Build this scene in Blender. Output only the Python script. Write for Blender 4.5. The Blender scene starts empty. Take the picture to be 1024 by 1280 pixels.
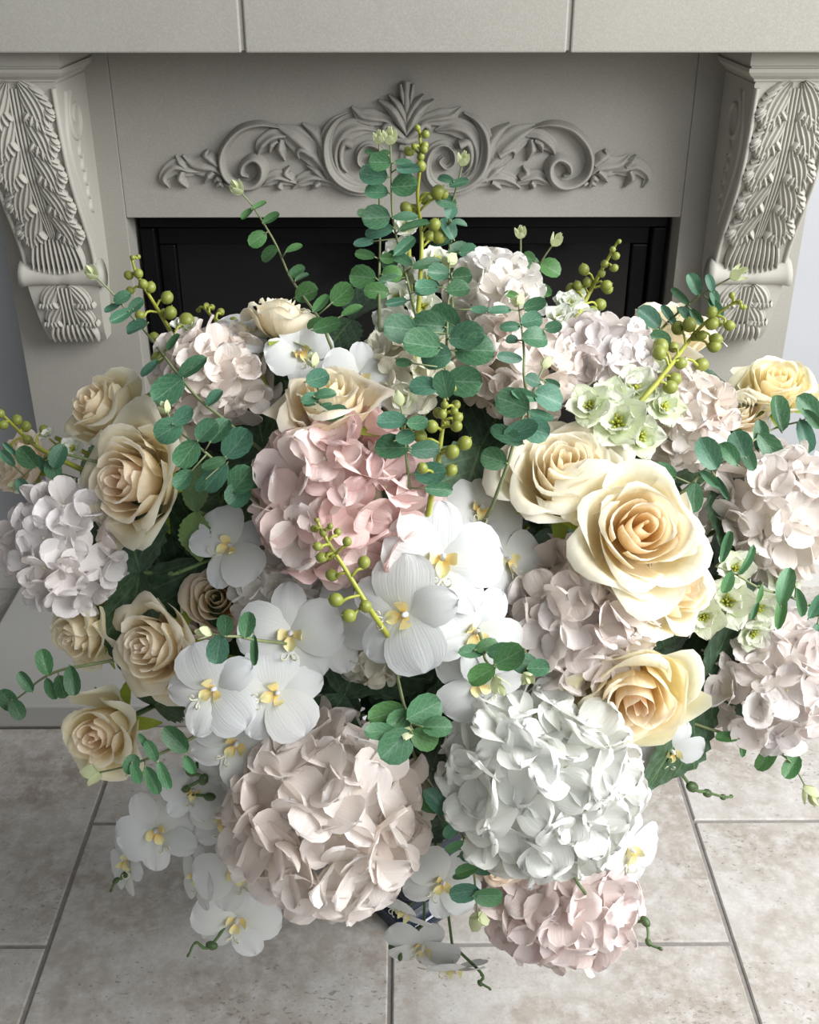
import bpy, bmesh, math, random
from mathutils import Vector, Matrix, Euler
random.seed(7)
PI = math.pi
scene = bpy.context.scene
col = scene.collection

# ------------------------------------------------------------------ camera
W, H, FPX = 1024.0, 1280.0, 1390.0
CAMZ = 1.2
cam_d = bpy.data.cameras.new('camera')
cam = bpy.data.objects.new('camera', cam_d)
col.objects.link(cam)
cam_d.sensor_fit = 'HORIZONTAL'
cam_d.sensor_width = 36.0
cam_d.lens = FPX * 36.0 / W
cam_d.clip_start = 0.05
cam.location = (0, 0, CAMZ)
cam.rotation_euler = Euler((math.radians(90 - 27.8), 0, math.radians(-0.29)), 'XYZ')
scene.camera = cam
CM = cam.rotation_euler.to_matrix()
CR, CU, CF = CM @ Vector((1, 0, 0)), CM @ Vector((0, 1, 0)), CM @ Vector((0, 0, -1))
CP = Vector((0, 0, CAMZ))

# ------------------------------------------------------------------ world, lights, exposure
world = bpy.data.worlds.new('world')
scene.world = world
world.use_nodes = True
bg = world.node_tree.nodes['Background']
bg.inputs[0].default_value = (0.92, 0.96, 1.0, 1)
bg.inputs[1].default_value = 0.165


def area(name, loc, target, sx, sy, power, color):
    l = bpy.data.lights.new(name, 'AREA')
    l.shape = 'RECTANGLE'
    l.size, l.size_y, l.energy, l.color = sx, sy, power, color
    o = bpy.data.objects.new(name, l)
    o.location = loc
    o.rotation_euler = (Vector(target) - Vector(loc)).to_track_quat('-Z', 'Y').to_euler()
    col.objects.link(o)
    return o


area('window_daylight', (1.75, 0.35, 1.90), (0.0, 1.10, 0.40), 1.7, 1.7, 112, (0.985, 0.99, 1.0))
area('front_fill', (1.15, -1.2, 1.75), (0.0, 1.2, 0.6), 1.6, 1.3, 24, (0.95, 0.98, 1.0))  # added fill from the camera side, lifts the panel under the mantel
scene.view_settings.view_transform = 'Standard'
scene.view_settings.look = 'None'
scene.view_settings.exposure = 0.13
scene.view_settings.gamma = 1.0
scene.view_settings.use_curve_mapping = False


# ------------------------------------------------------------------ pixel helpers
def ray(px, py):
    return CR * ((px - 512) / FPX) + CU * (-(py - 640) / FPX) + CF


EC, ER = Vector((0.0, 1.12, 0.48)), Vector((0.50, 0.33, 0.40))


def on(px, py, k=1.0):
    """point where the pixel's sight line meets the bouquet's dome (or passes it closest);
    k above or below 1 brings it out of the dome or sinks it in"""
    d = ray(px, py)
    o = Vector([(CP[i] - EC[i]) / ER[i] for i in range(3)])
    v = Vector([d[i] / ER[i] for i in range(3)])
    a, b, c = v.dot(v), 2 * o.dot(v), o.dot(o) - 1
    disc = b * b - 4 * a * c
    t = (-b - math.sqrt(disc)) / (2 * a) if disc > 0 else -b / (2 * a)
    p = CP + d * (t - (k - 1) * 0.36)
    if p.z < 0.03:
        p = CP + d * ((0.03 - CP.z) / d.z)
    return p


def dome_normal(p):
    return Vector([(p[i] - EC[i]) / (ER[i] ** 2) for i in range(3)]).normalized()


def zc(p):
    return (p - CP).dot(CF)


def on_plane(px, py, D):
    d = ray(px, py)
    return CP + d * (D / d.y)


def facing(f):
    return (CR * f[0] + CU * f[1] - CF * f[2]).normalized()


def frame(N, up):
    Z = N.normalized()
    X = up.cross(Z)
    if X.length < 1e-4:
        X = Vector((1, 0, 0)).cross(Z)
    X.normalize()
    Y = Z.cross(X)
    return Matrix((X, Y, Z)).transposed().to_4x4()


# ------------------------------------------------------------------ object helpers
WORLD = {}


def put(name, mesh, M, parent=None, color=None):
    o = bpy.data.objects.new(name, mesh)
    col.objects.link(o)
    if parent is not None:
        o.parent = parent
        o.matrix_basis = WORLD[parent.name].inverted() @ M
    else:
        o.matrix_basis = M
    WORLD[o.name] = M.copy()
    if color is not None:
        o.color = color if len(color) == 4 else (*color, 1)
    return o


def thing(name, label, cat, loc, group=None):
    o = put(name, None, Matrix.Translation(loc))
    o.empty_display_size = 0.02
    o['label'], o['category'] = label, cat
    if group:
        o['group'] = group
    return o


def tag(o, label, cat, group=None):
    o['label'], o['category'] = label, cat
    if group:
        o['group'] = group
    return o


def structure(o, label=None, cat=None):
    o['kind'] = 'structure'
    if label:
        o['label'], o['category'] = label, cat
    return o


def mesh_from(name, verts, faces, mat, uvs=None, smooth=True):
    me = bpy.data.meshes.new(name)
    me.from_pydata([tuple(v) for v in verts], [], faces)
    if uvs is not None:
        uvl = me.uv_layers.new(name='UVMap')
        for lp in me.loops:
            uvl.data[lp.index].uv = uvs[lp.vertex_index]
    if smooth:
        me.polygons.foreach_set('use_smooth', [True] * len(me.polygons))
    if mat:
        me.materials.append(mat)
    me.update()
    return me


def grid_mesh(name, fn, nu, nv, mat, u0=-1, u1=1):
    """fn(u, v) -> point; u across, v along"""
    vs, uv, fs = [], [], []
    for j in range(nv):
        for i in range(nu):
            u, v = u0 + (u1 - u0) * i / (nu - 1), j / (nv - 1)
            vs.append(fn(u, v))
            uv.append((u * 0.5 + 0.5, v))
    for j in range(nv - 1):
        for i in range(nu - 1):
            a = j * nu + i
            fs.append((a, a + 1, a + nu + 1, a + nu))
    return mesh_from(name, vs, fs, mat, uv)


class Geo:
    """collects several shapes for one mesh"""

    def __init__(s):
        s.v, s.f = [], []

    def add(s, vs, fs):
        n = len(s.v)
        s.v += [Vector(v) for v in vs]
        s.f += [tuple(i + n for i in f) for f in fs]

    def box(s, x0, x1, y0, y1, z0, z1):
        vs = [(x, y, z) for z in (z0, z1) for y in (y0, y1) for x in (x0, x1)]
        s.add(vs, [(0, 2, 3, 1), (4, 5, 7, 6), (0, 1, 5, 4), (2, 6, 7, 3), (0, 4, 6, 2), (1, 3, 7, 5)])

    def tube(s, pts, rad, n=6, cap=True):
        pts = [Vector(p) for p in pts]
        m = len(pts)
        if not isinstance(rad, (list, tuple)):
            rad = [rad] * m
        vs, fs = [], []
        ref = None
        for i, p in enumerate(pts):
            t = (pts[min(i + 1, m - 1)] - pts[max(i - 1, 0)])
            t = t.normalized() if t.length > 1e-9 else Vector((0, 0, 1))
            if ref is None:
                ref = t.orthogonal().normalized()
            ref = (ref - t * ref.dot(t))
            ref = ref.normalized() if ref.length > 1e-6 else t.orthogonal().normalized()
            b = t.cross(ref)
            for k in range(n):
                a = 2 * PI * k / n
                vs.append(p + (ref * math.cos(a) + b * math.sin(a)) * rad[i])
        for i in range(m - 1):
            for k in range(n):
                fs.append((i * n + k, i * n + (k + 1) % n, (i + 1) * n + (k + 1) % n, (i + 1) * n + k))
        if cap:
            fs.append(tuple(reversed(range(n))))
            fs.append(tuple((m - 1) * n + k for k in range(n)))
        s.add(vs, fs)

    def ball(s, c, r, axis=Vector((0, 0, 1)), stretch=1.0, nu=10, nv=7, ridge=0.0):
        M = frame(axis, Vector((0.3, 0.5, 0.8)))
        vs, fs = [], []
        for j in range(nv + 1):
            th = PI * j / nv
            for i in range(nu):
                ph = 2 * PI * i / nu
                rr = r * (1 + ridge * (1 if i % 2 else -1) * math.sin(th))
                vs.append(Vector(c) + M.to_3x3() @ Vector((rr * math.sin(th) * math.cos(ph), rr * math.sin(th) * math.sin(ph), -r * stretch * math.cos(th))))
        for j in range(nv):
            for i in range(nu):
                fs.append((j * nu + i, j * nu + (i + 1) % nu, (j + 1) * nu + (i + 1) % nu, (j + 1) * nu + i))
        s.add(vs, fs)

    def mesh(s, name, mat, smooth=True):
        return mesh_from(name, s.v, s.f, mat, None, smooth)

    def put(s, name, mat, parent=None, smooth=True, color=None, bevel=0.0):
        """mesh object whose origin sits at the parent's origin"""
        M = WORLD[parent.name] if parent is not None else Matrix.Identity(4)
        inv = M.inverted()
        me = mesh_from(name, [inv @ v for v in s.v], s.f, mat, None, smooth)
        o = put(name, me, M, parent, color)
        if bevel:
            b = o.modifiers.new('bevel', 'BEVEL')
            b.width, b.segments, b.limit_method = bevel, 2, 'ANGLE'
        return o


def catmull(pts, n):
    pts = [Vector(p) for p in pts]
    P = [pts[0] * 2 - pts[1]] + pts + [pts[-1] * 2 - pts[-2]]
    out = []
    m = len(pts) - 1
    for i in range(n):
        t = i / (n - 1) * m
        k = min(int(t), m - 1)
        f = t - k
        a, b, c, d = P[k], P[k + 1], P[k + 2], P[k + 3]
        out.append(0.5 * ((2 * b) + (c - a) * f + (2 * a - 5 * b + 4 * c - d) * f * f + (3 * b - a - 3 * c + d) * f ** 3))
    return out


# ------------------------------------------------------------------ materials
class NT:
    def __init__(s, name):
        s.m = bpy.data.materials.new(name)
        s.m.use_nodes = True
        s.t = s.m.node_tree
        s.p = s.t.nodes['Principled BSDF']
        s.out = s.t.nodes['Material Output']

    def n(s, kind, **kw):
        nd = s.t.nodes.new(kind)
        for k, v in kw.items():
            setattr(nd, k, v)
        return nd

    def l(s, a, b):
        s.t.links.new(a, b)

    def val(s, op, a, b=None, c=None):
        nd = s.n('ShaderNodeMath', operation=op)
        for i, x in enumerate((a, b, c)):
            if x is None:
                continue
            if isinstance(x, (int, float)):
                nd.inputs[i].default_value = x
            else:
                s.l(x, nd.inputs[i])
        return nd.outputs[0]

    def mix(s, fac, a, b, mode='MIX'):
        nd = s.n('ShaderNodeMix', data_type='RGBA', blend_type=mode)
        for i, x in ((0, fac), (6, a), (7, b)):
            if isinstance(x, (int, float)):
                nd.inputs[i].default_value = x
            elif isinstance(x, tuple):
                nd.inputs[i].default_value = x if len(x) == 4 else (*x, 1)
            else:
                s.l(x, nd.inputs[i])
        return nd.outputs[2]

    def ramp(s, fac, stops):
        nd = s.n('ShaderNodeValToRGB')
        e = nd.color_ramp.elements
        while len(e) < len(stops):
            e.new(0.5)
        for el, (p, c) in zip(e, stops):
            el.position = p
            el.color = (*c, 1) if len(c) == 3 else c
        s.l(fac, nd.inputs[0])
        return nd.outputs[0]

    def noise(s, vec, scale, detail=4, rough=0.55):
        nd = s.n('ShaderNodeTexNoise')
        nd.inputs['Scale'].default_value = scale
        nd.inputs['Detail'].default_value = detail
        nd.inputs['Roughness'].default_value = rough
        if vec is not None:
            s.l(vec, nd.inputs['Vector'])
        return nd.outputs['Fac']

    def bump(s, h, strength=0.3, dist=0.002):
        nd = s.n('ShaderNodeBump')
        nd.inputs['Strength'].default_value = strength
        nd.inputs['Distance'].default_value = dist
        s.l(h, nd.inputs['Height'])
        s.l(nd.outputs[0], s.p.inputs['Normal'])
        return nd.outputs[0]

    def translucent(s, colr, fac, normal=None):
        tr = s.n('ShaderNodeBsdfTranslucent')
        s.l(colr, tr.inputs[0])
        mx = s.n('ShaderNodeMixShader')
        mx.inputs[0].default_value = fac
        s.l(s.p.outputs[0], mx.inputs[1])
        s.l(tr.outputs[0], mx.inputs[2])
        s.l(mx.outputs[0], s.out.inputs[0])


def petal_mat(name, deep, deep_amt, edge=0.0, vein=40, vstr=0.25, trans=0.3, rough=0.55):
    t = NT(name)
    oi = t.n('ShaderNodeObjectInfo')
    uv = t.n('ShaderNodeUVMap')
    sp = t.n('ShaderNodeSeparateXYZ')
    t.l(uv.outputs[0], sp.inputs[0])
    v = sp.outputs[1]
    base = t.val('POWER', t.val('SUBTRACT', 1.0, v), 1.6)
    amt = t.val('MULTIPLY', t.val('MULTIPLY', base, deep_amt), oi.outputs['Alpha'])
    c = t.mix(amt, oi.outputs['Color'], deep)
    if edge:
        c = t.mix(t.val('MULTIPLY', t.val('POWER', v, 7.0), edge), c, (0.96, 0.935, 0.86))
    var = t.val('MULTIPLY_ADD', oi.outputs['Random'], 0.10, 0.93)
    hsv = t.n('ShaderNodeHueSaturation')
    t.l(c, hsv.inputs['Color'])
    t.l(var, hsv.inputs['Value'])
    c = hsv.outputs[0]
    t.l(c, t.p.inputs['Base Color'])
    t.p.inputs['Roughness'].default_value = rough
    t.p.inputs['Specular IOR Level'].default_value = 0.25
    mp = t.n('ShaderNodeMapping')
    mp.inputs['Scale'].default_value = (vein, 2.0, 1)
    t.l(uv.outputs[0], mp.inputs[0])
    nz = t.noise(mp.outputs[0], 1.0, 2)
    t.bump(nz, vstr, 0.0025)
    t.translucent(c, trans)
    return t.m


def leaf_mat(name, vein_col, vein_amt, rough=0.5, trans=0.12):
    t = NT(name)
    oi = t.n('ShaderNodeObjectInfo')
    uv = t.n('ShaderNodeUVMap')
    sp = t.n('ShaderNodeSeparateXYZ')
    t.l(uv.outputs[0], sp.inputs[0])
    au = t.val('ABSOLUTE', t.val('SUBTRACT', sp.outputs[0], 0.5))
    mid = t.val('LESS_THAN', au, 0.02)
    ph = t.val('MULTIPLY', t.val('SUBTRACT', sp.outputs[1], t.val('MULTIPLY', au, 0.9)), 34.0)
    side = t.val('GREATER_THAN', t.val('SINE', ph), 0.93)
    tc = t.n('ShaderNodeTexCoord')
    nz = t.noise(tc.outputs['Object'], 14.0, 4)
    vm = t.val('MULTIPLY', t.val('MAXIMUM', mid, t.val('MULTIPLY', side, 0.6)), vein_amt)
    c = t.mix(vm, oi.outputs['Color'], vein_col)
    c = t.mix(t.val('MULTIPLY', t.val('SUBTRACT', nz, 0.40), 0.6), c, (0.22, 0.36, 0.28))
    hsv = t.n('ShaderNodeHueSaturation')
    t.l(c, hsv.inputs['Color'])
    t.l(t.val('MULTIPLY_ADD', oi.outputs['Random'], 0.4, 0.8), hsv.inputs['Value'])
    t.l(hsv.outputs[0], t.p.inputs['Base Color'])
    t.p.inputs['Roughness'].default_value = rough
    t.p.inputs['Specular IOR Level'].default_value = 0.35
    t.bump(t.val('ADD', vm, t.val('MULTIPLY', nz, 0.5)), 0.3, 0.002)
    t.translucent(hsv.outputs[0], trans)
    return t.m


def flat_mat(name, colr, rough=0.5, nscale=60, namt=0.25, metal=0, spec=0.4):
    t = NT(name)
    tc = t.n('ShaderNodeTexCoord')
    nz = t.noise(tc.outputs['Object'], nscale, 3)
    d = tuple(x * (1 - namt) for x in colr)
    c = t.ramp(nz, [(0.3, d), (0.7, colr)])
    t.l(c, t.p.inputs['Base Color'])
    t.p.inputs['Roughness'].default_value = rough
    t.p.inputs['Metallic'].default_value = metal
    t.p.inputs['Specular IOR Level'].default_value = spec
    return t.m


def stone_mat(name='cast_limestone', gain=1.0):
    t = NT(name)
    tc = t.n('ShaderNodeTexCoord')
    v = tc.outputs['Object']
    big = t.noise(v, 3.0, 5, 0.6)
    fine = t.noise(v, 420.0, 2, 0.6)
    c = t.ramp(big, [(0.25, (0.275 * gain, 0.263 * gain, 0.23 * gain)), (0.75, (0.325 * gain, 0.313 * gain, 0.276 * gain))])
    c = t.mix(t.val('MULTIPLY', t.val('SUBTRACT', fine, 0.4), 0.8), c, (0.46, 0.45, 0.42))
    t.l(c, t.p.inputs['Base Color'])
    t.p.inputs['Roughness'].default_value = 0.8
    t.p.inputs['Specular IOR Level'].default_value = 0.2
    t.bump(t.val('ADD', t.val('MULTIPLY', fine, 0.4), t.noise(v, 60.0, 3)), 0.12, 0.002)
    return t.m


def travertine_mat():
    t = NT('travertine')
    tc = t.n('ShaderNodeTexCoord')
    oi = t.n('ShaderNodeObjectInfo')
    add = t.n('ShaderNodeVectorMath', operation='ADD')
    sc = t.n('ShaderNodeVectorMath', operation='SCALE')
    t.l(oi.outputs['Location'], sc.inputs[0])
    sc.inputs['Scale'].default_value = 3.7
    t.l(tc.outputs['Object'], add.inputs[0])
    t.l(sc.outputs[0], add.inputs[1])
    v = add.outputs[0]
    big = t.noise(v, 5.5, 8, 0.72)
    mid = t.noise(v, 34.0, 6, 0.72)
    fine = t.noise(v, 230.0, 4, 0.7)
    c = t.ramp(big, [(0.32, (0.27, 0.22, 0.175)), (0.47, (0.40, 0.36, 0.315)), (0.62, (0.52, 0.50, 0.465))])
    c = t.mix(t.val('MULTIPLY', t.val('SUBTRACT', mid, 0.44), 3.2), c, (0.64, 0.625, 0.60))
    c = t.mix(t.val('MULTIPLY', t.val('SUBTRACT', fine, 0.25), 0.8), c, (0.31, 0.28, 0.245))
    # pits: small dark voids gathered in patches
    warp = t.n('ShaderNodeMapping')
    warp.inputs['Scale'].default_value = (1.0, 1.6, 1.0)
    t.l(v, warp.inputs[0])
    pn = t.noise(warp.outputs[0], 120.0, 3, 0.6)
    patch = t.noise(v, 6.0, 3, 0.6)
    pit = t.ramp(t.val('ADD', pn, t.val('MULTIPLY', patch, 0.42)), [(0.87, (0, 0, 0)), (0.90, (1, 1, 1))])
    c = t.mix(t.val('MULTIPLY', pit, 0.6), c, (0.20, 0.175, 0.14))
    t.l(c, t.p.inputs['Base Color'])
    t.p.inputs['Roughness'].default_value = 0.55
    t.p.inputs['Specular IOR Level'].default_value = 0.3
    t.bump(t.val('SUBTRACT', t.val('MULTIPLY', mid, 0.5), pit), 0.35, 0.003)
    return t.m


M = {}
M['stone'] = stone_mat()
M['corbel'] = stone_mat('white_cast_stone', 1.38)
M['tile'] = travertine_mat()
M['grout'] = flat_mat('grout', (0.27, 0.25, 0.23), 0.9, 120)
M['wall'] = flat_mat('painted_wall', (0.40, 0.41, 0.425), 0.8, 6, 0.04)
M['baseboard'] = flat_mat('white_paint', (0.62, 0.61, 0.58), 0.5, 6, 0.04)
M['hearth'] = flat_mat('hearth_limestone', (0.46, 0.45, 0.42), 0.6, 5, 0.10)
M['black'] = flat_mat('black_metal', (0.004, 0.004, 0.005), 0.4, 30, 0.3, 0, 0.12)
M['glass'] = flat_mat('black_fire_glass', (0.003, 0.003, 0.004), 0.10, 8, 0.5, 0, 0.3)
M['navy'] = flat_mat('navy_glazed_ceramic', (0.008, 0.018, 0.040), 0.12, 20, 0.4, 0, 0.7)
M['hydrangea'] = petal_mat('hydrangea_petal', (0.80, 0.80, 0.58), 0.22, vein=20, vstr=0.3, trans=0.36)
M['rose'] = petal_mat('rose_petal', (1.0, 0.60, 0.20), 0.80, edge=0.65, vein=12, vstr=0.35, trans=0.42, rough=0.6)
M['orchid'] = petal_mat('orchid_petal', (0.86, 0.88, 0.66), 0.40, vein=30, vstr=0.2, trans=0.26, rough=0.5)
M['delph'] = petal_mat('delphinium_petal', (0.62, 0.74, 0.28), 0.7, vein=24, vstr=0.3, trans=0.32)
M['lip'] = petal_mat('orchid_lip', (0.92, 0.50, 0.02), 0.75, vein=10, vstr=0.2, trans=0.15)
M['euc'] = leaf_mat('eucalyptus_leaf', (0.26, 0.36, 0.25), 0.32, 0.42)
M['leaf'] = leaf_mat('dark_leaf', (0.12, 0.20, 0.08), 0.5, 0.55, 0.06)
M['tip'] = petal_mat('pale_leaf_tip', (0.55, 0.62, 0.30), 0.5, vein=8, vstr=0.1, trans=0.3)
M['stem_green'] = flat_mat('green_stem', (0.10, 0.17, 0.055), 0.55, 80)
M['stem_euc'] = flat_mat('eucalyptus_stem', (0.20, 0.24, 0.11), 0.6, 80)
M['stem_lime'] = flat_mat('lime_stem', (0.36, 0.38, 0.055), 0.5, 80)
M['berry'] = flat_mat('lime_berry', (0.25, 0.28, 0.05), 0.4, 90, 0.35)
M['bud'] = flat_mat('orchid_bud', (0.07, 0.12, 0.04), 0.45, 90, 0.3)
M['sepal'] = flat_mat('lime_sepal', (0.36, 0.46, 0.06), 0.5, 50, 0.35)
M['cream'] = flat_mat('cream_center', (0.72, 0.70, 0.52), 0.6, 50, 0.2)
M['stamen'] = flat_mat('yellow_green_stamen', (0.50, 0.52, 0.07), 0.6, 50, 0.3)

# ------------------------------------------------------------------ setting
g = Geo()
g.box(-2.4, 2.6, -2.4, 1.96, -0.06, -0.004)
floor = structure(g.put('floor', M['grout'], None, False), 'beige travertine tile floor with recessed grey grout', 'floor')
TP, GW = 0.456, 0.0032
XL = [-0.476 + TP * k for k in range(-4, 7)]
tile_me = {}
for ci, x0 in enumerate(XL[:-1]):
    x1 = x0 + TP
    if x1 < -1.6 or x0 > 1.6:
        continue
    k = round((x0 + 0.476) / TP)      # column index: 0 is left of the middle joint
    d0 = 1.271 if k % 2 == 0 else 1.042
    for r in range(-6, 3):
        y0 = d0 + TP * r
        y1 = min(y0 + TP, 1.955)
        if y1 < -0.4 or y0 > 1.9:
            continue
        hx, hy = (x1 - x0) / 2 - GW, (y1 - y0) / 2 - GW
        key = round(hy, 4)
        if key not in tile_me:
            q = Geo()
            b = 0.002
            rings = [(hx, hy, -0.01), (hx, hy, -b), (hx - b, hy - b, 0.0)]
            vs = [(sx * a, sy * c, z) for a, c, z in rings for sx, sy in ((-1, -1), (1, -1), (1, 1), (-1, 1))]
            fs = [(j * 4 + i, j * 4 + (i + 1) % 4, (j + 1) * 4 + (i + 1) % 4, (j + 1) * 4 + i) for j in (0, 1) for i in range(4)] + [(8, 9, 10, 11)]
            q.add(vs, fs)
            tile_me[key] = q.mesh('floor_tile', M['tile'], False)
        put('floor_tile', tile_me[key], Matrix.Translation(((x0 + x1) / 2, (y0 + y1) / 2, random.uniform(-0.0006, 0.0))), floor)

g = Geo()
g.box(-2.4, 2.6, 1.96, 2.06, -0.06, 2.6)
structure(g.put('wall_back', M['wall'], None, False), 'plain grey painted wall behind the fireplace', 'wall')
g = Geo()
g.box(-2.5, -2.4, -2.4, 2.06, -0.06, 2.6)
structure(g.put('wall_left', M['wall'], None, False), 'plain grey painted side wall', 'wall')
g = Geo()
g.box(-2.4, -0.668, 1.945, 1.96, -0.004, 0.10)
structure(g.put('baseboard_left', M['baseboard'], None, False, bevel=0.003))
g = Geo()
g.box(0.668, 2.6, 1.945, 1.96, -0.004, 0.10)
structure(g.put('baseboard_right', M['baseboard'], None, False, bevel=0.003))

g = Geo()
g.box(-0.76, 0.76, 1.4965, 1.944, 0.0, 0.046)
tag(g.put('hearth_slab', M['hearth'], None, False, bevel=0.004), 'low pale limestone hearth slab on the tile floor under the fireplace', 'hearth')

# ------------------------------------------------------------------ fireplace surround
DF, DM = 1.85, 1.62
ZM = CAMZ - DM * math.tan(math.radians(5.37))
ZO = CAMZ - DF * math.tan(math.radians(12.97))
fire = thing('fireplace_surround', 'pale carved limestone fireplace surround with mantel, scroll ornament and acanthus corbels', 'fireplace', (0, DF, 0.046))


def part(name, boxes, mat=None, parent=None, bevel=0.003):
    q = Geo()
    for b in boxes:
        q.box(*b)
    return q.put(name, mat or M['stone'], parent or fire, False, bevel=bevel)


XJ, XO = 0.458, 0.665
part('leg', [(-XO, -XJ, DF, 1.958, 0.046, ZM)], bevel=0.0015)
part('leg', [(XJ, XO, DF, 1.958, 0.046, ZM)], bevel=0.0015)
part('frieze_panel', [(-XJ + 0.0002, XJ - 0.0002, DF + 0.0006, 1.958, ZO, ZM)], bevel=0.0015)
JG = 0.0028
for a, b in ((-0.76, -0.2164), (-0.2164, 0.223), (0.223, 0.76)):
    part('mantel_slab', [(a + (JG if a > -0.7 else 0), b - (JG if b < 0.7 else 0), DM, 1.958, ZM, ZM + 0.14)], bevel=0.0025)
part('mantel_core', [(-0.755, 0.755, DM + 0.004, 1.957, ZM + 0.003, ZM + 0.136)], bevel=0)

# fire insert
ins = thing('fireplace_insert', 'black glass-fronted fire insert set in the fireplace opening', 'fire insert', (0, 1.9, 0.046))
part('frame', [(-0.45, 0.45, 1.90, 1.955, ZO - 0.028, ZO - 0.002)], M['black'], ins)
part('frame', [(-0.45, -0.425, 1.90, 1.955, 0.047, ZO - 0.029)], M['black'], ins)
part('frame', [(0.425, 0.45, 1.90, 1.955, 0.047, ZO - 0.029)], M['black'], ins)
part('inner_trim', [(-0.424, 0.424, 1.915, 1.955, ZO - 0.06, ZO - 0.03)], M['black'], ins)
part('inner_trim', [(-0.424, -0.395, 1.915, 1.955, 0.047, ZO - 0.061)], M['black'], ins)
part('inner_trim', [(0.395, 0.424, 1.915, 1.955, 0.047, ZO - 0.061)], M['black'], ins)
part('glass_pane', [(-0.394, 0.394, 1.925, 1.955, 0.047, ZO - 0.061)], M['glass'], ins, 0)


# ---- relief strips used for carving
def strip(q, pts, widths, h, mapf, nl=14, nc=9, groove=0, taper=True, lift=0.0):
    """raised band along pts (2-D); widths = list along; mapf(a, b, height) -> 3-D"""
    P = catmull([(p[0], p[1], 0) for p in pts], nl)
    vs, fs = [], []
    for i, p in enumerate(P):
        t = P[min(i + 1, nl - 1)] - P[max(i - 1, 0)]
        t.normalize()
        nrm = Vector((-t.y, t.x, 0))
        f = i / (nl - 1) * (len(widths) - 1)
        k = min(int(f), len(widths) - 2)
        w = widths[k] + (widths[k + 1] - widths[k]) * (f - k)
        hh = h * (min(1.0, 0.35 + 0.65 * w / max(widths)) if taper else 1.0)
        for j in range(nc):
            u = -1 + 2 * j / (nc - 1)
            prof = (1 - abs(u) ** 3.0) ** 0.6
            if groove:
                prof *= 0.72 + 0.28 * math.cos(u * PI * groove)
            c = p + nrm * (w * 0.5 * u)
            vs.append(mapf(c.x, c.y, -0.001 + lift * (i / (nl - 1)) + hh * prof))
    for i in range(nl - 1):
        for j in range(nc - 1):
            a = i * nc + j
            fs.append((a, a + nc, a + nc + 1, a + 1))
    q.add(vs, fs)


def leaf_w(w):
    return [w * x for x in (0.35, 0.75, 1.0, 0.95, 0.7, 0.08)]


orn = put('scroll_ornament', None, Matrix.Translation((0, DF, 0.85)), fire)
orn['label'] = 'carved scroll and acanthus relief on the frieze panel'
XC = on_plane(508, 150, DF).x


def omap(sign):
    def f(a, b, h):
        p = on_plane(180 + a / 3.012, 80 + b / 3.012, DF)
        x = p.x if sign > 0 else 2 * XC - p.x
        return Vector((x, DF - h, p.z))
    return f


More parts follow.
